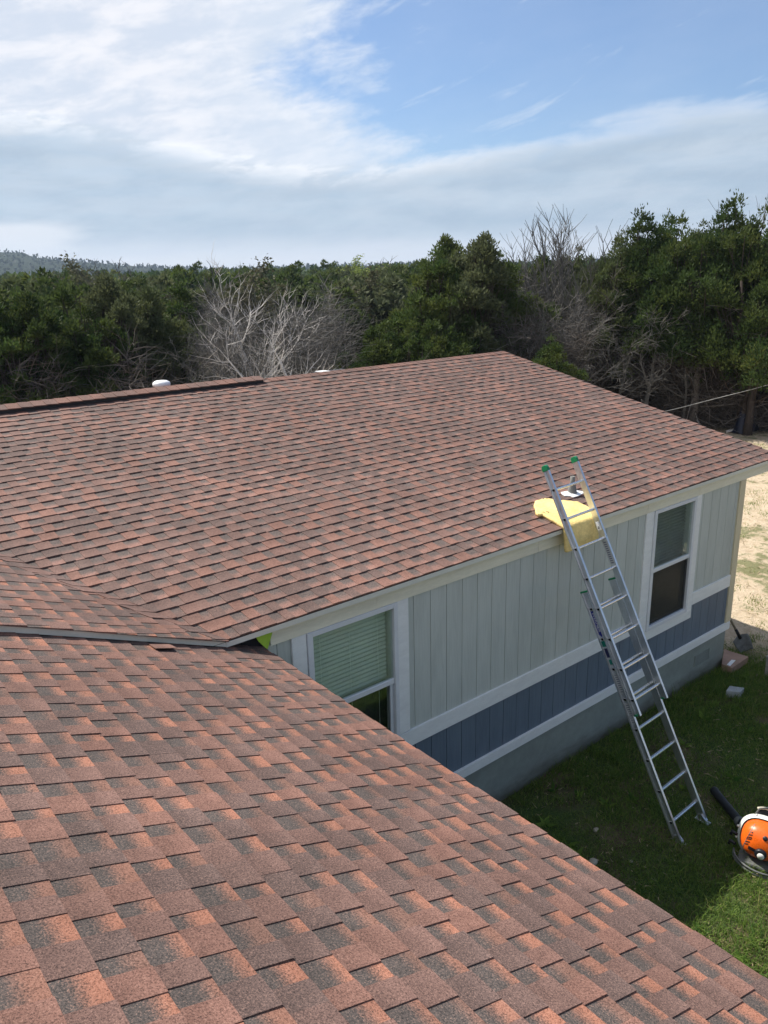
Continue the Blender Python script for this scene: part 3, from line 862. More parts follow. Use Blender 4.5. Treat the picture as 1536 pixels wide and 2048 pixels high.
def window(x0, x1, z0, z1, zr, screen, seed, slat):
    """single hung window: white frame, two sashes, blind behind the glass"""
    f = MB(); w = 0.055
    f.box(x0, x0+w, -0.034, 0.10, z0, z1); f.box(x1-0.045, x1, -0.034, 0.10, z0, z1)
    f.box(x0+w, x1-0.045, -0.0335, 0.10, z1-0.045, z1); f.box(x0+w, x1-0.045, -0.0335, 0.10, z0, z0+0.05)
    win = part('window', f, MAT['vinyl'], house)
    bevel(win, 0.004, 1)
    g = MB(); g.box(x0+w, x1-0.045, -0.020, 0.02, zr-0.026, zr+0.026)
    bevel(part('meeting_rail', g, MAT['vinyl'], house, win), 0.004, 1)
    # upper glass sits proud, the lower sash is set back
    p = MB(); p.box(x0+w, x1-0.047, -0.004, 0.0, zr+0.026, z1-0.045); part('pane', p, MAT['glass'], house, win)
    p = MB(); p.box(x0+w, x1-0.047, 0.022, 0.026, z0+0.05, zr-0.026); part('pane', p, MAT['glass'], house, win)
    s = MB()
    xa, xb, za, zb = x0+w, x1-0.047, z0+0.052, zr-0.028
    s.box(xa, xa+0.012, 0.0, 0.014, za, zb); s.box(xb-0.035, xb, 0.0, 0.014, za, zb); s.box(xa, xb, 0.0005, 0.0135, za, za+0.014)
    part('screen_frame', s, MAT['gasket'] if screen else MAT['vinyl'], house, win)
    if screen:
        s = MB(); s.box(xa+0.012, xb-0.035, 0.004, 0.0046, za+0.014, zb); part('insect_screen', s, MAT['screen'], house, win)
    b = MB(); rnd = random.Random(seed); zz = (z0 if screen else zr-0.02)+0.06; i = 0
    while zz < z1-0.05:
        t_ = (0.66 if screen else 0.92)+rnd.uniform(-0.04, 0.04); dx = 0.0175 if screen else 0.024
        c, s_ = math.cos(t_)*dx, math.sin(t_)*dx
        y = 0.082
        sag = 0.002*math.sin(i*0.7)
        yc, zc = y-0.0040, zz+0.0025
        b.face((Vector((x0+0.06, y-c, zz-s_+sag)), Vector((x1-0.06, y-c, zz-s_-sag)), Vector((x1-0.06, yc, zc-sag)), Vector((x0+0.06, yc, zc+sag))))
        b.face((Vector((x0+0.06, yc, zc+sag)), Vector((x1-0.06, yc, zc-sag)), Vector((x1-0.06, y+c, zz+s_-sag)), Vector((x0+0.06, y+c, zz+s_+sag))))
        zz += 0.0405; i += 1
    for q in (0.18, 0.5, 0.82):
        xx = x0+(x1-x0)*q; b.box(xx-0.0012, xx+0.0012, 0.050, 0.0525, z0+0.05, z1-0.05)
    b.box(x0+0.06, x1-0.06, 0.066, 0.098, (z0+0.052) if screen else zr-0.005, (z0+0.072) if screen else zr+0.018)
    o = part('blind', b, MAT[slat], house, win); o['kind'] = 'stuff'
    r = MB(); r.box(x0+0.02, x1-0.02, 0.120, 0.127, z0, z1); part('room_dark_panel', r, MAT['room'], house, win)  # near-black panel behind the blind, standing for the unlit room
window(3.083, 4.031, 1.215, 2.7765, 2.02, False, 1, 'blind')
window(7.985, 8.905, 1.215, 2.7765, 2.00, True, 2, 'blind_dark')

# plumbing vent and the caps beyond the ridge
pv = Vector((6.985, 0.42, 0)); pv.z = ZE+(pv.y-YO)*TF
mb = MB()
rnd = random.Random(4)
ring = []
for i in range(16):
    an = 2*math.pi*i/16; r_ = 0.115*(1+rnd.uniform(-0.38, 0.38)); ring.append((r_*math.cos(an)*1.25, r_*math.sin(an)*0.8-0.03))
tp = [FARP(pv.x+x, (pv.y-YO)/cf+y, 0.017+rnd.uniform(0, 0.006)) for x, y in ring]
ctr = FARP(pv.x, (pv.y-YO)/cf, 0.024)
mb.v = [tuple(ctr)]+[tuple(p) for p in tp]+[tuple(p-FARN*0.008) for p in tp]
for i in range(16):
    j = (i+1) % 16; mb.f.append((0, 1+i, 1+j)); mb.f.append((1+i, 17+i, 17+j, 1+j))
vent = part('plumbing_vent', mb, MAT['white_metal'], house, far_roof)
mb = MB(); prof = [(0.062, 0.0)]
for i in range(5): prof += [(0.056-0.004*i, 0.016+0.018*i), (0.048-0.003*i, 0.025+0.018*i)]
mb.lathe(prof+[(0.034, 0.11)], 18, Matrix.Translation(pv+Vector((0, 0, 0.005))))
part('rubber_boot', mb, MAT['boot'], house, vent, True)
mb = MB(); mb.lathe([(0.026, 0.05), (0.026, 0.20), (0.022, 0.202), (0.022, 0.14)], 16, Matrix.Translation(pv)); part('vent_pipe', mb, MAT['boot'], house, vent, True)
wc = Vector((4.50, 5.62, 4.06))
mb = MB(); mb.lathe([(0.09, -0.12), (0.09, 0.03), (0.12, 0.035), (0.125, 0.06), (0.115, 0.085), (0.08, 0.105), (0.03, 0.112)], 20, Matrix.Translation(wc))
o = part('roof_cap', mb, MAT['white_metal'], house, back_roof, True); o['label'] = 'round white cap rising just beyond the ridge'
fc = Vector((7.35, 5.50, 4.045))
mb = MB(); mb.box(fc.x-0.30, fc.x+0.30, fc.y-0.18, fc.y+0.18, fc.z-0.12, fc.z-0.006)
o = part('vent_hood', mb, MAT['rubber'], house, back_roof)
mb = MB(); mb.box(fc.x-0.24, fc.x-0.06, fc.y-0.17, fc.y+0.17, fc.z-0.005, fc.z+0.004)
part('vent_cover', mb, MAT['white_metal'], house, o)

# ------------------------------------------------------------------ ladder
SCL = 1.045
LB = CAM + (Vector((5.977, -1.685, 0.482))-CAM)*SCL
la, lb_ = rad(62.305), rad(-1.607)
LD = Vector((math.sin(lb_), math.cos(la)*math.cos(lb_), math.sin(la)*math.cos(lb_)))
LS = Vector((1, 0, 0)); LS = (LS-LD*LS.dot(LD)).normalized()
LNN = LS.cross(LD).normalized()
if LNN.z < 0: LNN = -LNN                      # outward: up and away from the wall
RS = 0.3048*SCL; FO = 1.204*SCL; FN = 0.085*SCL; LW = 0.432*SCL
ladder = thing('extension_ladder', 'aluminium extension ladder with green end caps leaning on the eave over yellow foam', 'ladder', LB-LD*0.19)
def lp(s, t, n): return LB + LS*s + LD*t + LNN*n
def rail(side, t0, t1, n0, w):
    """C channel, flanges turned outward; side -1 left, 1 right"""
    x0 = 0.0 if side < 0 else LW
    sg = -1 if side < 0 else 1
    mb = MB(); th = 0.003; fl = 0.026*sg; hw = w/2
    def slabx(xa, xb, na, nb):
        xa, xb = sorted((xa, xb))
        mb.hexa([lp(xa, t0, na), lp(xb, t0, na), lp(xb, t0, nb), lp(xa, t0, nb)], [lp(xa, t1, na), lp(xb, t1, na), lp(xb, t1, nb), lp(xa, t1, nb)])
    slabx(x0, x0+th*sg, n0-hw, n0+hw)
    slabx(x0+th*sg, x0+fl, n0+hw-0.0045, n0+hw)
    slabx(x0+th*sg, x0+fl, n0-hw, n0-hw+0.0045)
    slabx(x0+fl-0.004*sg, x0+fl, n0+hw-0.010, n0+hw-0.0045)
    slabx(x0+fl-0.004*sg, x0+fl, n0-hw+0.0045, n0-hw+0.010)
    return part('rail', mb, MAT['alu'], ladder)
def rung(t, n0):
    mb = MB(); N = 14
    def ring(r):
        pts = []
        for i in range(N):
            an = 2*math.pi*i/N
            a, b = r*math.cos(an), r*math.sin(an)
            b = min(b, r*0.45)                # flat tread on top
            pts.append((a, b))
        return pts
    R1 = ring(0.0175); prof = []
    tread = LD                                # tread faces up the ladder
    xs = (-0.014, LW+0.014)
    for x in xs:
        i0 = len(mb.v)
        for a, b in R1: mb.v.append(tuple(lp(x, t+b, n0+a)))
    for i in range(N):
        j = (i+1) % N; mb.f.append((i, j, N+j, N+i))
    for x in xs:                              # flared collar on both rails
        i0 = len(mb.v); rr = ring(0.025)
        s = -1 if x < 0 else 1
        for a, b in rr: mb.v.append(tuple(lp(x-s*0.006, t+b, n0+a)))
        for a, b in R1: mb.v.append(tuple(lp(x, t+b, n0+a)))
        for i in range(N):
            j = (i+1) % N; mb.f.append((i0+i, i0+j, i0+N+j, i0+N+i))
    for b_ in (0.001, -0.006, 0.0045):         # grip ridges along the tread
        a0 = b_*2
        mb.hexa([lp(0.004, t+0.0082, n0+a0-0.001), lp(LW-0.004, t+0.0082, n0+a0-0.001), lp(LW-0.004, t+0.0082, n0+a0+0.001), lp(0.004, t+0.0082, n0+a0+0.001)],
                [lp(0.004, t+0.0098, n0+a0-0.001), lp(LW-0.004, t+0.0098, n0+a0-0.001), lp(LW-0.004, t+0.0098, n0+a0+0.001), lp(0.004, t+0.0098, n0+a0+0.001)])
    o = part('rung', mb, MAT['alu_bright'], ladder, smooth=False)
    h = MB()
    for x in (-0.0128, LW+0.0128):
        h.face([lp(x, t+b, n0+a) for a, b in ring(0.0168)])
    part('rung_dark_plug', h, MAT['hole_shade'], ladder, o)  # black disc near each rung end, the hollow's shade as colour
BT0, BT1 = -0.19, RS*7+0.19
FT0, FT1 = FO-0.16, FO+RS*7+0.25
WB, WF = 0.082, 0.072
r_bl = rail(-1, BT0, BT1, 0.0, WB); r_br = rail(1, BT0, BT1, 0.0, WB)
r_fl = rail(-1, FT0, FT1, FN, WF); r_fr = rail(1, FT0, FT1, FN, WF)
for i in range(8): rung(RS*i, 0.0)
for i in range(8): rung(FO+RS*i, FN)
def cap(x0, sg, t0, t1, n0, w, rail_o, name='end_cap', mat='green_plastic', rnd_=True):
    mb = MB()
    xs = sorted((x0-0.004*sg, x0+0.030*sg)); hw = w/2+0.004
    prof = [(t0, hw), (t0+(t1-t0)*0.62, hw), (t0+(t1-t0)*0.86, hw*0.86), (t1, hw*0.50)] if rnd_ else [(t0, hw), (t1, hw)]
    n = len(prof)
    pts = [(t, q) for t, q in prof]+[(t, -q) for t, q in reversed(prof)]
    for x in xs:
        for t, q in pts: mb.v.append(tuple(lp(x, t, n0+q)))
    k = len(pts)
    mb.f.append(tuple(range(k))); mb.f.append(tuple(reversed(range(k, 2*k))))
    for i in range(k):
        j = (i+1) % k; mb.f.append((i, k+i, k+j, j))
    return bevel(part(name, mb, MAT[mat], ladder, rail_o), 0.004)
cap(0, -1, FT1-0.045, FT1+0.016, FN, WF-0.004, r_fl); cap(LW, 1, FT1-0.045, FT1+0.016, FN, WF-0.004, r_fr)
cap(0, -1, BT1-0.014, BT1+0.004, 0, WB, r_bl, rnd_=False); cap(LW, 1, BT1-0.014, BT1+0.004, 0, WB, r_br, rnd_=False)
cap(0, -1, FT0-0.004, FT0+0.014, FN-0.02, 0.03, r_fl, rnd_=False); cap(LW, 1, FT0-0.004, FT0+0.014, FN-0.02, 0.03, r_fr, rnd_=False)
for x0, sg, ro in ((0, -1, r_bl), (LW, 1, r_br)):    # swivel shoes
    mb = MB()
    mb.hexa([lp(x0-0.02, BT0-0.01, -0.05), lp(x0+0.02, BT0-0.01, -0.05), lp(x0+0.02, BT0-0.01, 0.05), lp(x0-0.02, BT0-0.01, 0.05)],
            [lp(x0-0.018, BT0+0.06, -0.022), lp(x0+0.018, BT0+0.06, -0.022), lp(x0+0.018, BT0+0.06, 0.022), lp(x0-0.018, BT0+0.06, 0.022)])
    mb.box(-0.028, 0.028, -0.075, 0.075, -0.008, 0.006, Matrix.Translation(lp(x0, BT0-0.012, 0)))
    part('shoe', mb, MAT['alu'], ladder, ro)
for x0 in (0.012, LW-0.012):                          # rung locks on the fly section
    ro = r_fl if x0 < 0.1 else r_fr
    mb = MB()
    def bx(a, b, c, d, e, f):
        mb.hexa([lp(a, c, e), lp(b, c, e), lp(b, c, f), lp(a, c, f)], [lp(a, d, e), lp(b, d, e), lp(b, d, f), lp(a, d, f)])
    t = FO+RS*2
    bx(x0-0.006, x0+0.006, t-0.02, t+0.10, FN-0.075, FN-0.035)
    bx(x0-0.010, x0+0.010, t-0.03, t+0.0, FN-0.115, FN-0.060)
    part('rung_lock', mb, MAT['alu'], ladder, ro)
mb = MB()                                             # bright hinge plate on the right rail near the eave
def plate(mb, x, t0, t1, n0, n1, th=0.002):
    mb.hexa([lp(x, t0, n0), lp(x+th, t0, n0), lp(x+th, t0, n1), lp(x, t0, n1)], [lp(x, t1, n0), lp(x+th, t1, n0), lp(x+th, t1, n1), lp(x, t1, n1)])
tq = FO+RS*5.28
plate(mb, LW-0.004, tq, tq+0.09, FN-0.024, FN+0.024); plate(mb, LW-0.010, tq+0.045, tq+0.085, FN-0.016, FN+0.012, 0.004)
part('rail_plate', mb, MAT['white_metal'], ladder, r_fr)
mb = MB(); mb.lathe([(0.008, 0.0), (0.008, 0.004)], 10, Matrix.Translation(lp(LW-0.012, tq+0.022, FN)) @ Vector((0, 0, 1)).rotation_difference(-LS).to_matrix().to_4x4())
part('plate_hole', mb, MAT['hole_shade'], ladder, r_fr)

# stickers
def flat_mat(name, c, r=0.45):
    m, t, b = material(name); b.inputs['Base Color'].default_value = (*c, 1); b.inputs['Roughness'].default_value = r
    return m
ST_BLUE = flat_mat('sticker_blue', (0.012, 0.022, 0.22)); ST_WHITE = flat_mat('sticker_white', (0.74, 0.75, 0.76)); ST_GREEN = flat_mat('sticker_green', (0.0, 0.17, 0.13)); ST_NAVY = flat_mat('sticker_navy', (0.012, 0.014, 0.07)); ST_GREY = flat_mat('sticker_grey', (0.42, 0.44, 0.45))
def sticker(name, parent, x, out, poly, mat, lift):
    """poly in (t, n) on the web of a rail; out: direction it faces along LS"""
    mb = MB(); P = [lp(x+out*lift, t, n) for t, n in poly]
    if out < 0: P = list(reversed(P))
    mb.face(P)
    return part(name, mb, mat, ladder, parent)
def text_mesh(s, size):
    cu = bpy.data.curves.new('lettering', 'FONT'); cu.body = s; cu.size = size; cu.align_x = 'CENTER'; cu.align_y = 'CENTER'
    o = bpy.data.objects.new('lettering', cu); COL.objects.link(o)
    dg = bpy.context.evaluated_depsgraph_get(); dg.update()
    me = bpy.data.meshes.new_from_object(o.evaluated_get(dg))
    bpy.data.objects.remove(o); bpy.data.curves.remove(cu)
    return me
def lettering(s, size, mat, root, parent, origin, xdir, ydir, sx=1.0):
    me = text_mesh(s, size)
    z = xdir.cross(ydir)
    for v in me.vertices:
        p = origin + xdir*(v.co.x*sx) + ydir*v.co.y - root.location
        v.co = p
    me.materials.clear(); me.materials.append(mat); me.update()
    return link('lettering', me, parent)
XO = -0.003                                             # outer face of the left rail web
c = RS*6.55
o = sticker('brand_sticker', r_bl, XO, -1, [(c-0.16, 0.0), (c-0.13, 0.026), (c+0.12, 0.026), (c+0.15, 0.0), (c+0.12, -0.026), (c-0.13, -0.026)], ST_BLUE, 0.0008)
lettering('WERNER', 0.052, ST_WHITE, ladder, o, lp(XO-0.0016, c, 0), -LD, LNN, 1.0)
c = RS*5.50
o = sticker('warning_sticker', r_bl, XO, -1, [(c-0.125, -0.034), (c+0.06, -0.034), (c+0.06, 0.034), (c-0.125, 0.034)], ST_GREY, 0.0008)
sticker('warning_panel', o, XO, -1, [(c-0.04, -0.030), (c+0.055, -0.030), (c+0.055, 0.010), (c-0.04, 0.010)], ST_NAVY, 0.0014)
sticker('warning_panel', o, XO, -1, [(c-0.115, -0.024), (c-0.06, -0.024), (c-0.06, 0.020), (c-0.115, 0.020)], ST_GREEN, 0.0014)
o = sticker('rating_sticker', r_bl, XO, -1, [(c+0.075, -0.034), (c+0.135, -0.034), (c+0.135, 0.034), (c+0.075, 0.034)], ST_GREEN, 0.0008)
for t0, t1, r_, n0 in ((RS*4.2, RS*4.85, r_bl, 0), (RS*3.2, RS*3.85, r_bl, 0)):
    o = sticker('instruction_sticker', r_, XO, -1, [(t0, n0-0.03), (t1, n0-0.03), (t1, n0+0.03), (t0, n0+0.03)], ST_GREY, 0.0008)
    for i in range(9):
        q = t0+(t1-t0)*(i+0.5)/9.5
        sticker('print_line', o, XO, -1, [(q, n0-0.024), (q+0.006, n0-0.024), (q+0.006, n0+0.02), (q, n0+0.02)], ST_NAVY, 0.0014)
t0, t1 = FO+RS*4.1, FO+RS*4.9
o = sticker('instruction_sticker', r_fr, LW, -1, [(t0, FN-0.026), (t1, FN-0.026), (t1, FN+0.026), (t0, FN+0.026)], ST_GREY, 0.0008)
for i in range(11):
    q = t0+(t1-t0)*(i+0.5)/11.5
    sticker('print_line', o, LW, -1, [(q, FN-0.02), (q+0.007, FN-0.02), (q+0.007, FN+0.016), (q, FN+0.016)], ST_NAVY, 0.0014)

# ------------------------------------------------------------------ foam pad over the eave
def foam():
    rnd = random.Random(8)
    L = 0.98
    NU, NV = 26, 40
    def path(s):
        """distance s along the pad, 0 = hanging end; returns (y, z, normal)"""
        hang = 0.24
        r = 0.045
        y0 = YO-0.012
        if s < hang-0.03:
            return Vector((0, y0-0.018-0.03*(1-s/hang), ZE-hang+s+0.005)), Vector((0, -1, 0.05))
        a = (s-(hang-0.03))/(r*1.4)
        tot = math.pi/2+math.atan(TF)*-1
        if a < tot:
            c = Vector((0, y0-0.018+r, ZE-0.025))
            return c+Vector((0, -math.cos(a)*r, math.sin(a)*r+0.0)), Vector((0, -math.cos(a), math.sin(a)))
        v = s-(hang-0.03)-tot*r*1.4
        p = Vector((0, YO+0.03, ZE+0.022+0.03*TF))+Vector((0, cf, sf))*v
        p += Vector((0, -sf, cf))*(0.006*math.sin(v*9)+0.012*max(0, v-0.3)*2)
        return p, Vector((0, -sf, cf))
    def xl(s): # left and right edges
        return 6.165 + 0.10*max(0, s-0.45) + (-0.05 if 0.55 < s < 0.8 else 0) + 0.012*noise.noise(Vector((s*9, 0, 1)))
    def xr(s):
        base = 6.70 if s < 0.24 else 6.70+min(0.09, (s-0.24)*1.2)
        return base + 0.012*noise.noise(Vector((s*9, 3, 1)))
    def send(u): # ragged far end
        e = 0.60+0.20*min(1, u*3.2) - 0.24*max(0, (u-0.55))/0.45
        return e+0.03*noise.noise(Vector((u*7, 5, 2)))+0.014*noise.noise(Vector((u*23, 5, 2)))
    def sbeg(u): return 0.0+0.05*(1-u)*0-0.02*u+0.012*noise.noise(Vector((u*6, 8, 2)))
    def f(u, v, off):
        s = sbeg(u)+(send(u)-sbeg(u))*v
        p, n = path(max(0, s)); n = n.normalized()
        x = xl(s)+(xr(s)-xl(s))*u
        w = 0.004*noise.noise(Vector((x*6, s*6, 4)))
        return Vector((x, p.y, p.z))+n*(off+w)
    mb = MB()
    mb.grid(lambda u, v: f(u, v, 0.020), NU, NV)
    k = len(mb.v)
    mb.grid(lambda u, v: f(u, v, -0.012), NU, NV)
    n2 = NV+1
    mb.f = [q for q in mb.f[:NU*NV]]+[tuple(reversed(q)) for q in mb.f[NU*NV:]]
    edge = [a*n2 for a in range(NU+1)]+[NU*n2+b for b in range(1, NV+1)]+[a*n2+NV for a in range(NU-1, -1, -1)]+[b for b in range(NV-1, 0, -1)]
    for i in range(len(edge)):
        a, b = edge[i], edge[(i+1) % len(edge)]
        mb.f.append((b, a, a+k, b+k))
    me = mb.mesh('foam_pad', MAT['foam'], Vector((6.45, 0, ZE)), True)
    o = link('foam_pad', me, None, (6.45, 0, ZE))
    tag(o, 'torn yellow foam pad draped over the eave under the ladder', 'foam pad')
foam()

# ------------------------------------------------------------------ backpack blower
def blower():
    base = on_z(1513, 1727, 0.09); base.z = gz(base.x, base.y)+0.02
    # facing the camera, a little turned
    yd = (CAM-base); yd.z = 0; yd.normalize(); xd = Vector((0, 0, 1)).cross(yd)*-1
    xd = xd if xd.dot(RT) > 0 else -xd
    ang = rad(-6); R = Matrix.Rotation(ang, 3, 'Z'); xd = R @ xd; yd = R @ yd
    zd = Vector((0, 0, 1))
    tilt = rad(-24)                        # lies back, dome turned upwards
    Rt = Matrix.Rotation(tilt, 3, xd); yd2 = Rt @ yd; zd2 = Rt @ zd
    if yd2.z < 0: Rt = Matrix.Rotation(-tilt, 3, xd); yd2 = Rt @ yd; zd2 = Rt @ zd
    root = thing('leaf_blower', 'orange and white backpack leaf blower with black tube lying on the shaded lawn', 'leaf blower', base)
    KB = 1.05
    def L(x, y, z): return base + (xd*x + yd2*y + zd2*z)*KB
    def dome(rx, rz, dep, cx, cz, y0, nu=26, nv=14, ex=2.6):
        mb = MB()
        def f(a, b):
            an = 2*math.pi*a; r = math.sin(b*math.pi/2); h = math.cos(b*math.pi/2)
            c, s = math.cos(an), math.sin(an)
            q = (abs(c)**ex+abs(s)**ex)**(-1/ex)
            return L(cx+rx*r*c*q, y0+dep*(h**0.62), cz+rz*r*s*q)
        mb.grid(f, nu, nv); return mb
    CZ = 0.205
    sh = part('engine_cover', dome(0.178, 0.165, 0.20, 0.02, CZ, 0.02), MAT['orange'], root, smooth=True)
    # white fan housing ring behind the cover
    mb = MB()
    def ringf(a, b):
        an = 2*math.pi*a; c, s = math.cos(an), math.sin(an); q = (abs(c)**2.5+abs(s)**2.5)**(-1/2.5)
        tb = b*math.pi
        r = 0.012+0.20-0.028*(abs(math.cos(tb))**3)
        return L(0.015+r*c*q, 0.055-0.10*b, CZ+0.006+r*0.93*s*q)
    mb.grid(ringf, 40, 8)
    hs = part('fan_housing', mb, MAT['offwhite'], root, smooth=True)
    mb = MB(); mb.lathe([(0.16, -0.002), (0.205, 0.0), (0.205, 0.05), (0.16, 0.052)], 30, Matrix.Translation(L(0.015, -0.05, CZ)) @ Matrix((xd, zd2, -yd2)).transposed().to_4x4())
    part('fan_backing', mb, MAT['grey_plastic'], root, hs, True)
    for an in (38, 75, 112, 140, 168, 196):            # screw bosses round the rim
        a = rad(an); r = 0.218
        mb = MB(); mb.lathe([(0.011, 0), (0.012, 0.03), (0.006, 0.038)], 10, Matrix.Translation(L(0.015+r*math.cos(a)*1.0, 0.0, CZ+r*0.93*math.sin(a))) @ Matrix((xd, zd2, yd2)).transposed().to_4x4())
        part('screw_boss', mb, MAT['offwhite'], root, hs, True)
    def on_dome(x, z, lift=0.002):
        rx, rz = 0.178, 0.165
        dx, dz = (x-0.02)/rx, (z-CZ)/rz
        q = (abs(dx)**2.6+abs(dz)**2.6)**(1/2.6); q = min(q, 0.97)
        b = math.asin(q); h = math.cos(b)**0.62
        return L(x, 0.02+0.20*h+lift, z)
    def disc(name, x, z, r, h, mat, n=20, lift=-0.01, parent=None):
        p = on_dome(x, z, lift); e = 0.01
        tx = (on_dome(x+e, z)-on_dome(x-e, z)).normalized(); tz = (on_dome(x, z+e)-on_dome(x, z-e)).normalized()
        nn = tx.cross(tz).normalized()
        if nn.dot(CAM-p) < 0: nn = -nn
        mb = MB(); mb.lathe([(r, 0), (r, h*0.75), (r*0.86, h)], n, Matrix.Translation(p) @ Matrix((tx, nn.cross(tx), nn)).transposed().to_4x4())
        return part(name, mb, MAT[mat], root, parent or sh, True)
    k = disc('starter_housing', 0.035, CZ-0.085, 0.052, 0.035, 'black_plastic')
    disc('starter_cap', 0.040, CZ-0.090, 0.031, 0.052, 'offwhite', parent=k)
    disc('cover_knob', 0.050, CZ+0.050, 0.022, 0.018, 'black_plastic')
    def strip(name, x0, z0, x1, z1, w, mat, lift=0.0025, nseg=6):
        mb = MB(); d = Vector((x1-x0, 0, z1-z0)).normalized(); px, pz = -d.z*w/2, d.x*w/2
        top = []
        for i in range(nseg+1):
            t = i/nseg; x, z = x0+(x1-x0)*t, z0+(z1-z0)*t
            top.append((on_dome(x+px, z+pz, lift), on_dome(x-px, z-pz, lift), on_dome(x+px, z+pz, -0.003), on_dome(x-px, z-pz, -0.003)))
        for a, b in zip(top, top[1:]):
            mb.face((a[0], b[0], b[1], a[1])); mb.face((a[2], b[2], b[0], a[0])); mb.face((a[1], b[1], b[3], a[3]))
        return part(name, mb, MAT[mat], root, sh)
    # black lettering strokes running up the cover: / I B I
    X = -0.085
    strip('letter_stroke', X-0.020, CZ-0.055, X+0.012, CZ-0.045, 0.008, 'black_plastic')
    strip('letter_stroke', X-0.012, CZ-0.030, X+0.022, CZ-0.022, 0.009, 'black_plastic')
    for a, b, c, d in ((-0.010, -0.006, 0.026, 0.004), (-0.006, 0.012, 0.030, 0.022), (-0.010, -0.006, -0.006, 0.012), (0.026, 0.004, 0.030, 0.022), (0.008, 0.0, 0.012, 0.017)):
        strip('letter_stroke', X+a, CZ+b, X+c, CZ+d, 0.006, 'black_plastic')
    strip('letter_stroke', X+0.0, CZ+0.034, X+0.034, CZ+0.044, 0.008, 'black_plastic')
    strip('letter_stroke', X+0.020, CZ+0.062, X+0.034, CZ+0.066, 0.010, 'black_plastic')
    strip('cover_groove', -0.055, CZ+0.135, -0.120, CZ-0.105, 0.006, 'grey_plastic', 0.001, 14)
    strip('starter_arm', -0.07, CZ-0.070, 0.015, CZ-0.083, 0.028, 'black_plastic', 0.006, 8)
    for i in range(13):
        z = CZ+0.10-0.017*i
        strip('vent_slot', 0.118, z, 0.178, z-0.004, 0.007, 'hole_shade', 0.001, 4)
    # curved grey frame below, resting on the grass
    for dz, yy, rr in ((0.0, 0.20, 0.012), (0.035, 0.16, 0.010)):
        mb = MB(); pts = []
        for i in range(15):
            a = math.pi*(1.02+0.96*i/14)
            pts.append(base+xd*(0.03+0.235*math.cos(a))+yd*(0.02-0.20*math.sin(a)*1.0)+zd*(0.015+dz+0.02*math.cos(a)*-1))
        mb.tube(pts, rr, 8); part('frame_tube', mb, MAT['grey_plastic'], root, smooth=True)
    mb = MB()
    mb.box(-0.16, 0.22, -0.10, 0.15, 0.01, 0.055, Matrix.Translation(base) @ Matrix((xd, yd, zd)).transposed().to_4x4())
    bevel(part('base_plate', mb, MAT['grey_plastic'], root), 0.02)
    # tube over the grass
    a, b = on_z(1428, 1580, 0.13), on_z(1478, 1642, 0.17)
    a.z = gz(a.x, a.y)+0.06
    mb = MB(); d = (a-b)
    pts = [b-d*0.35+Vector((0, 0, 0.03)), b-d*0.1+Vector((0, 0, 0.01)), b, b+d*0.3, b+d*0.6, b+d*0.8, b+d*0.97, a]
    mb.tube(pts, [0.05, 0.047, 0.044, 0.043, 0.042, 0.042, 0.046, 0.046], 18)
    tb = part('blower_tube', mb, MAT['black_plastic'], root, smooth=True)
    mb = MB(); mb.tube([a+d*0.002, a+d*0.006], [0.038, 0.038], 18); part('tube_mouth', mb, MAT['hole_shade'], root, tb)
    mb = MB(); mb.tube([b+d*0.02, b-d*0.10], [0.05, 0.054], 18); part('tube_clamp', mb, MAT['grey_plastic'], root, tb, True)
    # harness: black pad with cream straps, behind the housing
    def Hh(x, y, z): return base+xd*x+yd*y+zd*z
    mb = MB()
    def pad(u, v):
        x = -0.075+0.34*u
        return Hh(x, -0.155-0.05*v, 0.335+0.055*math.sin(math.pi*min(1, u*1.5))*v-0.10*u+0.07*v)
    mb.grid(pad, 12, 6)
    hp = part('harness_pad', mb, MAT['black_plastic'], root, smooth=True)
    m_ = hp.modifiers.new('thickness', 'SOLIDIFY'); m_.thickness = 0.03
    for v_, r in ((0.0, 0.010), (1.05, 0.013)):
        mb = MB(); mb.tube([pad(i/10, v_)+Vector((0, 0, 0.012)) for i in range(11)], r, 8); part('strap', mb, MAT['strap'], root, hp, True)
    mb = MB(); mb.tube([Hh(-0.075, -0.155, 0.30), Hh(-0.085, -0.15, 0.38), Hh(-0.055, -0.19, 0.44), Hh(0.02, -0.20, 0.47)], 0.008, 8); part('harness_loop', mb, MAT['grey_plastic'], root, hp, True)
    for q in ((-0.19, 0.03, 0.17), (-0.19, 0.05, 0.09)):
        mb = MB(); mb.tube([L(*q), L(q[0]-0.05, q[1]-0.02, q[2]+0.01), L(q[0]-0.055, q[1]-0.02, q[2]-0.025)], 0.016, 8); part('hand_lever', mb, MAT['black_plastic'], root, smooth=True)
blower()

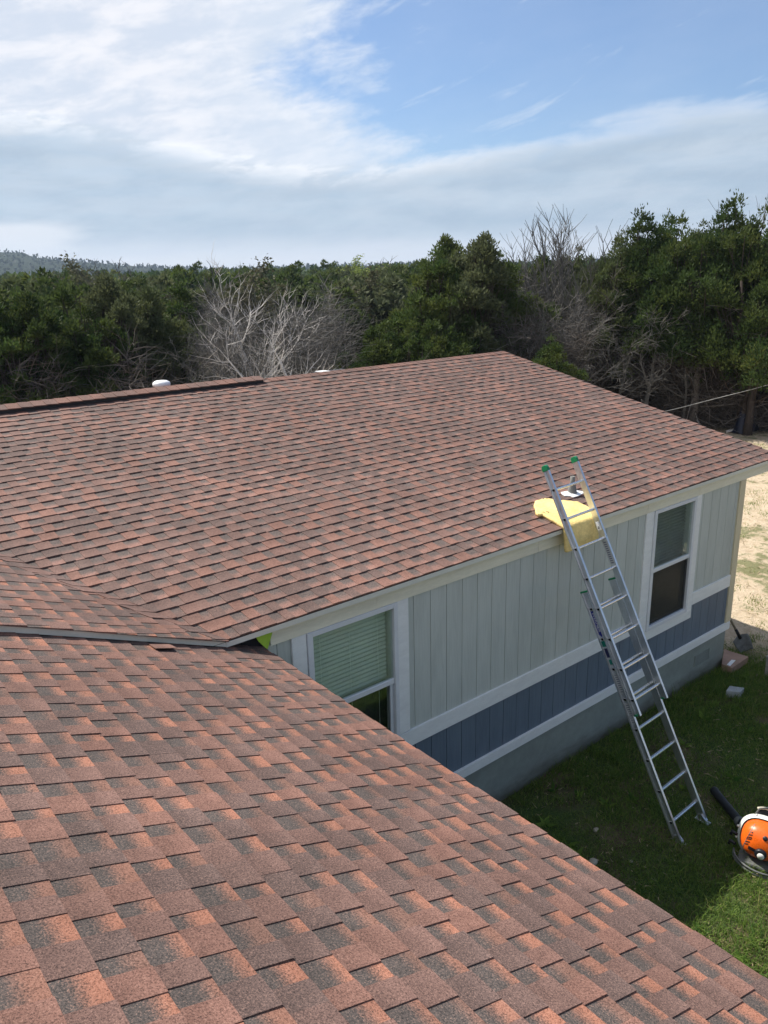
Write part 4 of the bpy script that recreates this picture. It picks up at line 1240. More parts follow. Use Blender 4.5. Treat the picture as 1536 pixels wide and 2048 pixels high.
# ------------------------------------------------------------------ small things by the corner
def prism(top, depth, jit=0.0):
    mb = MB(); bot = [p-Vector((0, 0, depth)) for p in top]
    mb.hexa(bot, top); return mb
def small_things():
    # cardboard box
    tp = [on_z(x, y, 0.13) for x, y in ((1448.4, 1299.6), (1444.0, 1328.2), (1463.8, 1336.0), (1496.0, 1314.5))]
    c = sum(tp, Vector())/4
    r = thing('cardboard_box', 'flat brown cardboard box with a white label beside the house corner', 'box', (c.x, c.y, gz(c.x, c.y)))
    mb = prism(tp, 0.10); part('carton', mb, MAT['card'], r)
    lid = [c+(p-c)*1.03+Vector((0, 0, 0.006)) for p in tp]
    mb = prism(lid, 0.05); part('lid', mb, MAT['card'], r)
    lab = [on_z(x, y, 0.138) for x, y in ((1463, 1319.5), (1453.5, 1329.5), (1460.5, 1332), (1471.5, 1320.5))]
    mb = MB(); mb.hexa(lab, [p+Vector((0, 0, 0.0012)) for p in lab]); part('shipping_label', mb, MAT['paper'], r)
    st = [c+(p-c)*0.93-Vector((0, 0, 0.10)) for p in tp]
    mb = prism(st, 0.035); part('box_base', mb, MAT['card'], r)
    # concrete block
    tp = [on_z(x, y, 0.13) for x, y in ((1459, 1371), (1452, 1381), (1481, 1384), (1489, 1375))]
    c = sum(tp, Vector())/4
    mb = prism([p-c for p in tp], 0.14)
    o = link('concrete_block', mb.mesh('concrete_block', MAT['concrete']), None, c); bevel(o, 0.008)
    tag(o, 'pale grey concrete block lying in the shaded grass', 'block')
    # shovel, leaning on the gable
    tip = on_z(1494, 1302, 0.02); top = Vector((10.17, 0.52, 1.42))
    r = thing('shovel', 'shovel with a wooden handle leaning against the house corner', 'shovel', (tip.x, tip.y, gz(tip.x, tip.y)))
    d = (top-tip).normalized(); side = d.cross((CAM-tip).normalized()+Vector((0.25, 0, 0))).normalized(); nrm = side.cross(d)
    if nrm.dot(CAM-tip) < 0: nrm = -nrm
    mb = MB(); L = 0.29; W = 0.115
    def bl(u, v, off):
        w = W*(0.80+0.28*math.sin(min(1, v*1.25)*math.pi/2))*(1.0 if v < 0.85 else 1-0.5*((v-0.85)/0.15)**2)
        x = (u-0.5)*2*w
        if v < 0.22: v2 = v*(0.25+abs(u-0.5)*1.5)+0.22*(1-(0.25+abs(u-0.5)*1.5))*0 + 0.0
        else: v2 = v
        return tip + d*(L*v2) + side*x + nrm*(off+0.028*(1-(2*u-1)**2)*-1+0.02)
    mb.grid(lambda u, v: bl(u, v, 0.003), 10, 10); k = len(mb.v); mb.grid(lambda u, v: bl(u, v, -0.003), 10, 10)
    n2 = 11; edge = [a*n2 for a in range(11)]+[10*n2+b for b in range(1, 11)]+[a*n2+10 for a in range(9, -1, -1)]+[b for b in range(9, 0, -1)]
    for i in range(len(edge)): mb.f.append((edge[(i+1) % len(edge)], edge[i], edge[i]+k, edge[(i+1) % len(edge)]+k))
    bo = part('blade', mb, MAT['steel'], r, smooth=True)
    mb = MB(); mb.tube([tip+d*(L*0.82), tip+d*(L+0.12)], [0.026, 0.021], 12); part('socket', mb, MAT['rubber'], r, bo, True)
    mb = MB(); mb.tube([tip+d*(L+0.05), tip+d*(L+0.6), top], [0.018, 0.0175, 0.017], 12); part('handle', mb, MAT['ash'], r, smooth=True)
    # planter box at the picture's right edge
    a = on_z(1528, 1352, 0.02)
    r = thing('planter_box', 'grey weathered wooden planter box of stacked boards by the lawn edge', 'planter', (a.x+0.2, a.y, gz(a.x, a.y)))
    mtx = Matrix.Translation(a) @ Matrix.Rotation(rad(-14), 4, 'Z') @ Matrix.Translation((0, -0.40, 0))
    for i in range(2):
        z0 = 0.0+0.145*i
        for q in ((0, 0.5, 0, 0.035), (0, 0.5, 0.365, 0.40), (0, 0.035, 0.036, 0.364), (0.465, 0.5, 0.036, 0.364)):
            mb = MB(); mb.box(q[0], q[1], q[2], q[3], z0-0.01 if i == 0 else z0, z0+0.14, mtx); bevel(part('board', mb, MAT['greywood'], r), 0.004, 1)
    mb = MB(); mb.box(-0.01, 0.51, -0.01, 0.41, 0.286, 0.312, mtx); bevel(part('top_board', mb, MAT['greywood'], r), 0.004, 1)
    # loose stones in the grass
    specs = (((1186, 1722), 0.042, 'pale loose stone in the grass beside the near roof edge'), ((1192, 1655), 0.026, 'small tan stone in the shaded grass under the ladder side'), ((1262, 1720), 0.016, 'little white pebble on bare earth right of the pale stone'))
    for (x, y), s, lb in specs:
        p = on_z(x, y, 0.09); p.z = gz(p.x, p.y)
        rnd = random.Random(int(x)); mb = MB()
        def f(a, b):
            th, ph = 2*math.pi*a, math.pi*b
            v = Vector((math.cos(th)*math.sin(ph)*1.3, math.sin(th)*math.sin(ph), math.cos(ph)*0.7))
            return v*s*(1+0.25*noise.noise(v*1.6+Vector((x, 0, 0))))
        mb.grid(f, 12, 8)
        o = link('stone', mb.mesh('stone', MAT['rock'], smooth=True), None, p+Vector((0, 0, s*0.55)))
        tag(o, lb, 'stone', 'loose stones on the lawn')
small_things()

# ------------------------------------------------------------------ vegetation
def np_mesh(name, V, nper, mats, tint=None, midx=None):
    """V: (n, nper, 3) loose polygons"""
    n = V.shape[0]
    me = bpy.data.meshes.new(name)
    me.vertices.add(n*nper); me.vertices.foreach_set('co', V.astype(np.float32).ravel())
    me.loops.add(n*nper); me.loops.foreach_set('vertex_index', np.arange(n*nper, dtype=np.int32))
    me.polygons.add(n); me.polygons.foreach_set('loop_start', np.arange(0, n*nper, nper, dtype=np.int32))
    for m in mats: me.materials.append(m)
    if midx is not None: me.polygons.foreach_set('material_index', midx.astype(np.int32))
    if tint is not None:
        at = me.attributes.new('tint', 'FLOAT_VECTOR', 'FACE'); at.data.foreach_set('vector', tint.astype(np.float32).ravel())
    me.update(calc_edges=True)
    return me

def unit(a):
    return a/np.maximum(np.linalg.norm(a, axis=-1, keepdims=True), 1e-9)

def leaf_tris(rng, P, D, ln, wd):
    """kite shaped sprays at P along D"""
    n = len(P)
    r = unit(rng.normal(size=(n, 3)))
    S = unit(np.cross(D, r))
    a = P - S*wd[:, None]*0.5 + D*ln[:, None]*0.35
    b = P + S*wd[:, None]*0.5 + D*ln[:, None]*0.35
    return np.stack([P, b, P+D*ln[:, None], a], 1)

def juniper_parts(seed, H, R, bare, puffs, per, leaf=0.15, narrow=1.0, squat=0.35):
    rng = np.random.default_rng(seed); rnd = random.Random(seed)
    # stems
    tr = MB(); stems = []
    ns = rnd.choice((2, 3, 3, 4))
    for i in range(ns):
        an = 2*math.pi*(i/ns)+rnd.uniform(-.5, .5); out = R*rnd.uniform(0.22, 0.5)
        pts = []
        kk = 7
        for k in range(kk):
            t = k/(kk-1)
            o = out*(t**0.8); wv = 0.10*math.sin(k*1.7+i*2)
            pts.append(Vector((math.cos(an)*o+0.1*math.cos(an)+wv*0.6, math.sin(an)*o+0.1*math.sin(an)+wv, H*0.70*t-0.1)))
        r0 = rnd.uniform(0.10, 0.17)*H/6.5
        tr.tube(pts, [r0*(1-0.86*k/(kk-1))+0.012 for k in range(kk)], 7)
        stems.append(pts)
    # puffs
    C = []; S = []
    nl = rnd.randint(6, 9); lead = []
    for i in range(nl):                       # several spires make up the crown
        an = 2*math.pi*i/nl+rnd.uniform(-.4, .4); q = R*rnd.uniform(0.15, 0.80)
        lead.append((Vector((q*math.cos(an), q*math.sin(an), 0)), H*(1.0-0.30*(q/R)**1.5)*rnd.uniform(0.88, 1.0), R*rnd.uniform(0.46, 0.66), bare+rnd.uniform(-0.10, 0.10)))
    lead[0] = (lead[0][0]*0.3, H, R*0.55, bare+0.05)
    while len(C) < puffs:
        o_, top, rl, bl = rnd.choice(lead)
        t = rnd.random()**0.9
        prof = (1-t)**0.50*(0.55+0.45*min(1, t/0.18)) if t < 1 else 0
        an = rnd.uniform(0, 2*math.pi)
        rr = rl*prof*(rnd.uniform(0.35, 1.0)**0.6)
        z0 = H*max(0.04, bl)
        z = z0+(top-z0)*t
        s = rnd.uniform(0.22, 0.44)*(H/6.5)*(1-0.40*t)
        C.append(Vector((o_.x*(1-0.25*t)+rr*math.cos(an), o_.y*(1-0.25*t)+rr*math.sin(an), z-s*0.3))); S.append(s)
    for c, s in zip(C, S):
        st = rnd.choice(stems)
        k = max(1, min(5, int(c.z/H*6*0.72)))
        p0 = st[k]; mid = p0.lerp(c, 0.55)+Vector((rnd.uniform(-.15, .15), rnd.uniform(-.15, .15), -0.12))
        tr.tube([p0, mid, c], [0.035, 0.024, 0.008], 4, False)
    # foliage
    P = []; D = []; T = []
    for c, s in zip(C, S):
        n = int(per*rnd.uniform(0.7, 1.25)*(s/0.33)**2/(H/6.5)**2)
        d = unit(rng.normal(size=(n, 3)))
        d[:, 2] = np.where(d[:, 2] < -0.45, -d[:, 2], d[:, 2])
        lob = 1+0.34*np.sin(d[:, 0]*5+c.x*3)*np.sin(d[:, 1]*5+c.y*5)*np.sin(d[:, 2]*4+c.z*2)*2.2
        rad_ = s*rng.uniform(0.45, 1.05, n)*lob
        up = np.maximum(d[:, 2], 0)
        tip = (np.maximum(0, d[:, 2]-0.6)/0.4)**1.5
        p = np.array(c)+d*np.stack([rad_, rad_, rad_*(1.0+0.45*tip)], 1)
        dd = unit(d*0.9+np.array([0, 0, 0.75])+rng.normal(size=(n, 3))*0.38)
        pr = rnd.random()
        P.append(p); D.append(dd)
        T.append(np.stack([np.clip(pr*0.65+rng.random(n)*0.35, 0, 1), np.clip((rnd.random()**2)*0.8+0.2*rng.random(n), 0, 1), rng.random(n)], 1))
    P = np.concatenate(P); D = np.concatenate(D); T = np.concatenate(T)
    n = len(P)
    ln = leaf*rng.uniform(0.7, 1.35, n); wd = ln*rng.uniform(0.30, 0.50, n)
    V = leaf_tris(rng, P, D, ln, wd)
    # dead twigs low on the stems
    de = MB()
    for i in range(int(120*R/2.4)):
        st = rnd.choice(stems); k = rnd.randint(0, 4); a = rnd.random()
        p = st[k].lerp(st[k+1], a)
        an = rnd.uniform(0, 2*math.pi); L = rnd.uniform(0.5, 1.5)*R/2.2
        d = Vector((math.cos(an), math.sin(an), rnd.uniform(-0.45, 0.5)))
        pts = [p]; q = p
        for j in range(3):
            q = q+d*L/3; d = (d+Vector((rnd.uniform(-.4, .4), rnd.uniform(-.4, .4), rnd.uniform(-.35, .3)))).normalized(); pts.append(q)
        de.tube(pts, [0.017, 0.012, 0.008, 0.003], 3, False)
        for j in range(4):
            b = pts[rnd.randint(1, 3)]; dd = Vector((rnd.uniform(-1, 1), rnd.uniform(-1, 1), rnd.uniform(-.6, .6))).normalized()
            de.tube([b, b+dd*rnd.uniform(.2, .5), b+dd*rnd.uniform(.5, .8)+Vector((0, 0, rnd.uniform(-.2, .15)))], [0.007, 0.005, 0.002], 3, False)
    return tr, (V, T), de

JUN = []
for i, (H, R, bare, pf) in enumerate(((7.4, 2.4, 0.36, 290), (7.0, 2.2, 0.32, 260), (6.3, 2.3, 0.10, 330), (6.6, 1.9, 0.14, 260), (5.6, 2.3, 0.05, 290))):
    tr, (V, T), de = juniper_parts(20+i, H, R, bare, pf, 330, leaf=0.105, squat=0.42 if i < 2 else 0.36)
    JUN.append((H, tr.mesh('trunk', MAT['bark'], smooth=True), np_mesh('crown', V, 4, [MAT['juniper']], T), de.mesh('dead_branches', MAT['dead'])))

def put_tree(kind, name, meshes, pos, h, rz, label, cat, group=None, parts=('trunk', 'crown', 'dead_branches'), wide=1.0):
    r = thing(name, label, cat, pos, group)
    s = h/kind
    r.scale = (s*wide, s*wide, s); r.rotation_euler = (0, 0, rz)
    for nm, me in zip(parts, meshes):
        if me is not None: link(nm, me, r)
    return r

rt = random.Random(77)
GR = 'tall junipers along the yard edge'
# big junipers at the right
right_row = [
 (1222, 30.8, 6.5, 1, 'juniper at the left end of the tall right hand row, beside the tall bare tree'),
 (1296, 31.0, 7.3, 0, 'second juniper from the bare tree in the tall right hand row'),
 (1366, 30.6, 7.1, 1, 'juniper with bare dead lower branches near the middle of the tall right hand row'),
 (1436, 30.4, 7.55, 0, 'tallest juniper with pointed tops in the right hand row'),
 (1522, 29.8, 7.3, 1, 'juniper at the right edge of the picture above the dark stems'),
 (1620, 29.8, 7.4, 0, 'juniper just past the right edge of the picture'),
]
for px, D, h, k, lb in right_row:
    put_tree(JUN[k][0], 'juniper_tree', JUN[k][1:], stand(px, D), h, rt.uniform(0, 6.28), lb, 'tree', GR, wide=1.05)
for px, D, h, k in ((1180, 33.5, 6.0, 3), (1258, 34.5, 6.9, 1), (1336, 34, 7.3, 0), (1478, 33.6, 7.0, 1), (1565, 33, 7.3, 0), (1650, 33, 7.2, 1), (1400, 37, 7.3, 3), (1500, 37, 7.2, 3)):
    put_tree(JUN[k][0], 'juniper_tree', JUN[k][1:], stand(px, D), h, rt.uniform(0, 6.28), 'juniper in the second rank behind the tall right hand row', 'tree', 'junipers behind the right hand row')
# middle clump, falling away to the left
mid = [(880, 27.0, 6.25, 3, 'left peak of the dark juniper clump above the ridge end'), (948, 27.8, 6.5, 2, 'middle juniper of the clump above the ridge end, with a pointed top'),
       (1004, 28.6, 6.15, 3, 'right juniper of the clump above the ridge end, next to bare branches'), (826, 26.0, 4.9, 4, 'low juniper on the left shoulder of the clump above the ridge'),
       (752, 25.4, 3.9, 4, 'lowest bushy juniper left of the clump, right of the white branched trees'),
       (912, 29.6, 6.55, 2, 'broad juniper filling the back of the clump above the ridge end'),
       (1078, 34.5, 5.9, 2, 'dark juniper half hidden behind the tall bare tree'), (1140, 35.5, 6.4, 3, 'dark juniper behind the right side of the tall bare tree'),
       (1108, 24.6, 3.6, 3, 'small juniper tuft leaning in front of the bare thicket'), (872, 24.6, 4.1, 4, 'low yellow green juniper at the foot of the clump')]
for px, D, h, k, lb in mid:
    put_tree(JUN[k][0], 'juniper_tree', JUN[k][1:], stand(px, D), h, rt.uniform(0, 6.28), lb, 'tree', 'junipers of the middle clump', wide=1.22)
# left front
for px, D, h, k, lb in ((40, 23.5, 5.1, 2, 'nearest juniper at the left edge of the wood'), (128, 24.5, 5.4, 4, 'juniper with yellow green tips near the left edge of the wood'), (205, 25.5, 5.5, 2, 'broad dark juniper above the ridge vent'),
        (285, 26.5, 5.6, 3, 'dark juniper left of the bare thicket'), (-40, 24, 5.6, 2, 'juniper cut by the left edge of the picture'), (345, 30, 5.3, 4, 'shaded juniper behind the left side of the bare thicket')):
    put_tree(JUN[k][0], 'juniper_tree', JUN[k][1:], stand(px, D), h, rt.uniform(0, 6.28), lb, 'tree', 'junipers at the left of the wood', wide=1.2)

# bare trees
def bare_tree(seed, H, r0, spread, levels, droop=0.0, fork=0.25, lean=0.0, twig=1.0):
    rnd = random.Random(seed); mb = MB()
    def grow(p, d, L, r, lev):
        n = 4 if lev < 2 else 3
        pts = [p]; rr = [r]
        q = p
        for j in range(n):
            d = (d+Vector((rnd.uniform(-1, 1), rnd.uniform(-1, 1), rnd.uniform(-.5, .6)))*(0.15+0.085*lev)+Vector((0, 0, 0.07-droop*lev*0.1))).normalized()
            q = q+d*L/n; pts.append(q); rr.append(r*(1-0.52*(j+1)/n) if lev < levels else r*(1-0.85*(j+1)/n))
        mb.tube(pts, rr, 7 if lev == 0 else (5 if lev == 1 else 3), False)
        if lev >= levels: return
        m = {0: rnd.randint(4, 6), 1: rnd.randint(4, 5), 2: rnd.randint(4, 5), 3: 4}.get(lev, 3)
        for i in range(m):
            t = rnd.uniform(fork if lev == 0 else 0.25, 1.0) if i else 1.0
            f = t*n; k = min(n-1, int(f)); b = pts[k].lerp(pts[k+1], f-k)
            az = rnd.uniform(0, 6.28)+i*2.4
            side = d.orthogonal().normalized(); side.rotate(Matrix.Rotation(az, 3, d))
            sp = spread*rnd.uniform(0.6, 1.25) if i else spread*0.35
            dd = (d+side*sp).normalized()
            grow(b, dd, L*rnd.uniform(0.48, 0.74)*(1.0 if lev else 0.9), max(rr[k]*rnd.uniform(0.42, 0.66), 0.006*twig), lev+1)
    grow(Vector((0, 0, -0.1)), Vector((lean, 0.03, 1)).normalized(), H*0.46, r0, 0)
    zs = [v[2] for v in mb.v]
    return mb, max(zs)
BARE = []
for sd, H, r0, sp, lv, dr, fk in ((3, 7, 0.10, 0.70, 4, 0.0, 0.55), (8, 6, 0.12, 1.15, 4, 0.2, 0.5), (15, 6, 0.08, 0.95, 4, 0.3, 0.5), (21, 8, 0.12, 0.66, 4, 0.0, 0.5), (44, 8, 0.14, 0.43, 5, -0.22, 0.42), (52, 6, 0.13, 1.25, 4, 0.15, 0.6), (57, 7, 0.13, 0.85, 4, -0.1, 0.35), (63, 6, 0.15, 1.2, 3, 0.1, 0.55)):
    mb, z = bare_tree(sd, H, r0, sp, lv, dr, fk, twig=1.4 if lv == 5 else 1.3)
    BARE.append((z, mb))
def fan_tree(seed, H):
    """upright tree whose stems fork low and end in a fan of fine ascending twigs"""
    rnd = random.Random(seed); mb = MB()
    def bend(p, d, L, r0, r1, n, wob, up):
        pts = [p]; ds = []
        for j in range(n):
            d = (d+Vector((rnd.uniform(-1, 1), rnd.uniform(-1, 1), rnd.uniform(-.4, .4)))*wob+Vector((0, 0, up))).normalized()
            p = p+d*L/n; pts.append(p); ds.append(d)
        mb.tube(pts, [r0+(r1-r0)*j/n for j in range(n+1)], 6 if r0 > 0.05 else 3, False)
        return pts, ds
    tp, td = bend(Vector((0, 0, -0.1)), Vector((0.05, 0, 1)), H*0.30, 0.16, 0.12, 4, 0.06, 0.1)
    for i in range(7):
        an = i*0.9+rnd.uniform(-.3, .3); sp = rnd.uniform(0.18, 0.62)
        a, da = bend(tp[rnd.randint(2, 4)], Vector((math.cos(an)*sp, math.sin(an)*sp, 1)).normalized(), H*rnd.uniform(0.50, 0.66), 0.075, 0.014, 7, 0.10, 0.03)
        for k in range(13):
            j = rnd.randint(1, 6); an2 = rnd.uniform(0, 6.28); q = rnd.uniform(0.4, 0.85)
            b, db = bend(a[j], (da[j-1]+Vector((math.cos(an2)*q, math.sin(an2)*q, 0.15))).normalized(), H*rnd.uniform(0.14, 0.27), 0.024, 0.008, 5, 0.13, 0.06)
            for m in range(7):
                j2 = rnd.randint(1, 4); an3 = rnd.uniform(0, 6.28)
                bend(b[j2], (db[j2-1]+Vector((math.cos(an3)*.7, math.sin(an3)*.7, 0.1))).normalized(), H*rnd.uniform(0.06, 0.13), 0.011, 0.006, 3, 0.15, 0.05)
    zs = [v[2] for v in mb.v]
    return max(zs), mb
FAN = [(z, m.mesh('trunk', MAT['grey_bark'])) for z, m in (fan_tree(5, 8), fan_tree(9, 8))]
PALE = [(z, m.mesh('trunk', MAT['pale_bark'])) for z, m in BARE]
GREY = [(z, m.mesh('trunk', MAT['grey_bark'])) for z, m in BARE]
def put_bare(src, k, px, D, h, label, group=None, wide=1.0, rz=None):
    z, me = src[k]
    return put_tree(z, 'bare_tree', (me,), stand(px, D), h, rt.uniform(0, 6.28) if rz is None else rz, label, 'tree', group, ('trunk',), wide)
put_bare(PALE, 6, 522, 24.5, 6.6, 'tallest pale bare tree in the thicket, its whippy top against the sky', wide=0.95)
put_bare(PALE, 7, 592, 22.8, 4.75, 'white limbed bare tree with crooked spreading branches above the ridge', wide=1.0)
put_bare(PALE, 7, 508, 22.2, 4.6, 'white bare tree with a long low limb pointing left, in front of the tallest one', wide=1.05)
for px, D, h, k in ((405, 23.0, 4.5, 2), (440, 24.5, 4.9, 0), (470, 23.2, 4.3, 2), (555, 26, 5.0, 2), (640, 25, 4.6, 2), (385, 25, 4.8, 1), (660, 27, 4.9, 0), (610, 28, 5.2, 3), (425, 28, 5.3, 2), (545, 30, 5.4, 0), (690, 29, 4.9, 2)):
    put_bare(GREY, k, px, D, h, 'grey leafless tree in the bare thicket behind the ridge', 'leafless trees of the thicket')
put_bare(FAN, 0, 1128, 31.0, 7.8, 'tall grey bare tree between the two juniper groups', wide=1.0)
put_bare(FAN, 1, 1062, 33.5, 7.1, 'fainter bare tree left of the tall grey one, behind the clump', wide=1.0)
put_bare(FAN, 1, 1478, 39.0, 8.5, 'bare treetop poking out above the right hand junipers', wide=0.8)
for px, D, h, k in ((1080, 27.5, 5.0, 1), (1130, 27.5, 4.9, 2), (1185, 28.6, 4.6, 1), (1250, 28.9, 4.2, 2), (1320, 28.8, 4.4, 1), (1150, 29, 5.2, 0), (1040, 27, 4.6, 2), (1400, 29.4, 4.2, 2)):
    put_bare(GREY, k, px, D, h, 'leafless grey tree tangled under the right hand junipers', 'leafless trees under the right hand junipers', wide=1.1)

# seen only mirrored in the right hand window
put_tree(JUN[3][0], 'juniper_tree', JUN[3][1:], Vector((12.9, -2.6, gz(12.9, -2.6))), 4.2, 1.0, 'juniper standing in the side yard, mirrored in the window nearest the corner', 'tree')
z_, me_ = GREY[1]
put_tree(z_, 'bare_tree', (me_,), Vector((13.6, -4.6, gz(13.6, -4.6))), 4.4, 2.0, 'leafless tree standing in the side yard, mirrored in the window nearest the corner', 'tree', None, ('trunk',))
# a few dead juniper stems standing clear at the yard edge
def stem(px, D, h, r, label, lean=(0, 0), mat='dead', twigs=5, seed=1):
    rnd = random.Random(seed); p = stand(px, D)
    t_ = thing('dead_trunk', label, 'tree trunk', p)
    mb = MB(); pts = [p+Vector((lean[0]*k/5+0.04*math.sin(k*2), lean[1]*k/5, -0.1+h*k/5)) for k in range(6)]
    mb.tube(pts, [r*1.5, r*1.05, r, r*0.9, r*0.8, r*0.6], 9); part('trunk', mb, MAT[mat], t_, smooth=True)
    for i in range(twigs):
        b = pts[rnd.randint(2, 5)]; d = Vector((rnd.uniform(-1, 1), rnd.uniform(-1, 1), rnd.uniform(-.9, .3))).normalized()
        L = rnd.uniform(0.8, 1.8); mb = MB()
        mb.tube([b, b+d*L*0.5+Vector((0, 0, 0.1)), b+d*L], [0.022, 0.016, 0.006], 4, False); part('branch', mb, MAT['dead'], t_)
stem(1414, 29.6, 3.4, 0.13, 'weathered grey standing trunk nearest the yard, beside the stretched cable', (0.05, 0.0), seed=2, twigs=7)
stem(1518, 29.0, 3.2, 0.10, 'dark stem at the right edge with blue sheet at its foot', (0.25, -0.1), 'bark', seed=3, twigs=3)
stem(1532, 28.8, 3.4, 0.12, 'dark stem furthest right beside the blue sheet', (0.2, 0.0), 'bark', seed=4, twigs=2)

# wood behind: one mesh per far tree
FAR = []
for i, (H, R, bare) in enumerate(((6.2, 2.5, 0.10), (5.8, 2.8, 0.08), (6.6, 2.0, 0.12))):
    rng = np.random.default_rng(90+i)
    tr, (V, T), de = juniper_parts(60+i, H, R, bare, 110, 110, leaf=0.24)
    FAR.append((H, np_mesh('juniper_tree', V, 4, [MAT['juniper']], T)))
OAK = []
for i in range(2):
    mb, z = bare_tree(31+i, 6.5, 0.15, 0.8, 3, 0.0, 0.4, twig=3.5)
    rng = np.random.default_rng(70+i); vv = np.array(mb.v); s = vv[rng.integers(len(vv)//3, len(vv), 5200)]
    P = s+rng.normal(size=s.shape)*0.16; D = unit(rng.normal(size=s.shape)+np.array([0, 0, .3]))
    V = leaf_tris(rng, P, D, rng.uniform(.10, .2, len(P)), rng.uniform(.06, .12, len(P)))
    OAK.append((z, mb.mesh('trunk', MAT['grey_bark']), np_mesh('crown', V, 4, [MAT['oak']], rng.random((len(P), 3))), np_mesh('crown', V, 4, [MAT['spring']], rng.random((len(P), 3)))))
for px, D, h, k, lb in ((238, 44, 6.7, 0, 'sparse grey crowned oak standing above the skyline'), (282, 46, 6.6, 1, 'sparse oak just right of the other one above the skyline'), (140, 48, 6.7, 1, 'thin crowned grey tree left of the two oaks on the skyline'),
                        (175, 50, 6.1, 0, 'low grey brown tree between the thin crowned tree and the oaks'), (20, 34, 5.7, 1, 'grey brown oak at the left edge of the wood')):
    put_tree(OAK[k][0], 'oak_tree', OAK[k][1:3], stand(px, D), h, rt.uniform(0, 6.28), lb, 'tree', 'sparse oaks in the wood', ('trunk', 'crown'), 1.1)
for px, D, h, k, lb in ((742, 92, 7.4, 0, 'pale spring green tree on the skyline left of the juniper clump'), (788, 96, 7.2, 1, 'pale spring green tree on the skyline touching the juniper clump'), (470, 80, 7.0, 1, 'faint spring green tree behind the tallest bare tree')):
    put_tree(OAK[k][0], 'budding_tree', (OAK[k][1], OAK[k][3]), stand(px, D), h, rt.uniform(0, 6.28), lb, 'tree', None, ('trunk', 'crown'), 1.7)
far_n = 0
for i in range(16):
    px = -60+i*62+rt.uniform(-20, 20); D = rt.uniform(37, 75)
    k = i % 2
    put_tree(OAK[k][0], 'oak_tree', OAK[k][1:3], stand(px, D), rt.uniform(5.0, 6.3), rt.uniform(0, 6.28), 'sparse grey brown oak among the dark junipers of the wood', 'tree', 'grey brown oaks among the junipers', ('trunk', 'crown'), 1.25)
for D0, D1, step, h0, h1 in ((29, 35, 92, 4.6, 5.6), (36, 46, 80, 5.2, 6.1), (47, 60, 74, 5.4, 6.3), (62, 80, 62, 5.6, 6.6), (84, 112, 54, 5.2, 7.2), (118, 165, 46, 5.2, 7.8)):
    px = -110+rt.uniform(0, 40)
    while px < 1650:
        D = rt.uniform(D0, D1)
        skip = (D < 36 and 330 < px) or (px > 1120 and D > 60) or (D < 47 and px > 880)
        if not skip:
            H, me = rt.choice(FAR)
            o = link('juniper_tree', me, None, stand(px, D)); s = rt.uniform(h0, h1)/H
            w = rt.uniform(1.15, 1.75)
            o.scale = (s*w, s*w, s); o.rotation_euler = (0, 0, rt.uniform(0, 6.28))
            tag(o, 'dark green juniper in the wood beyond the house', 'tree', 'junipers in the wood beyond the house'); far_n += 1
        px += step*rt.uniform(0.7, 1.3)

def far_woods():
    """canopy from 160 m out to the hills"""
    rng = np.random.default_rng(5)
    n = 2600
    px = rng.uniform(-350, 1900, n); D = 165*(5.2**rng.random(n))
    P = []; D_ = []; T = []; LN = []
    for a, d in zip(px, D):
        c = np.array(stand(a, d)); h = rng.uniform(5.4, 7.0); r = rng.uniform(1.8, 3.4)
        k = 26
        dd = unit(rng.normal(size=(k, 3))); dd[:, 2] = np.abs(dd[:, 2])
        P.append(c+dd*np.array([r, r, h*0.55])+np.array([0, 0, h*0.42])); D_.append(unit(dd+rng.normal(size=(k, 3))*0.4))
        q = rng.random()
        T.append(np.stack([np.clip(q*.7+.3*rng.random(k), 0, 1), rng.random(k)*0.7*rng.random(), rng.random(k)], 1)); LN.append(np.full(k, 0.9+d/420))
    P = np.concatenate(P); D_ = np.concatenate(D_); T = np.concatenate(T); LN = np.concatenate(LN)
    V = leaf_tris(rng, P, D_, LN, LN*0.8)
    o = link('far_woods', np_mesh('far_woods', V, 4, [MAT['juniper']], T)); o['kind'] = 'stuff'
far_woods()

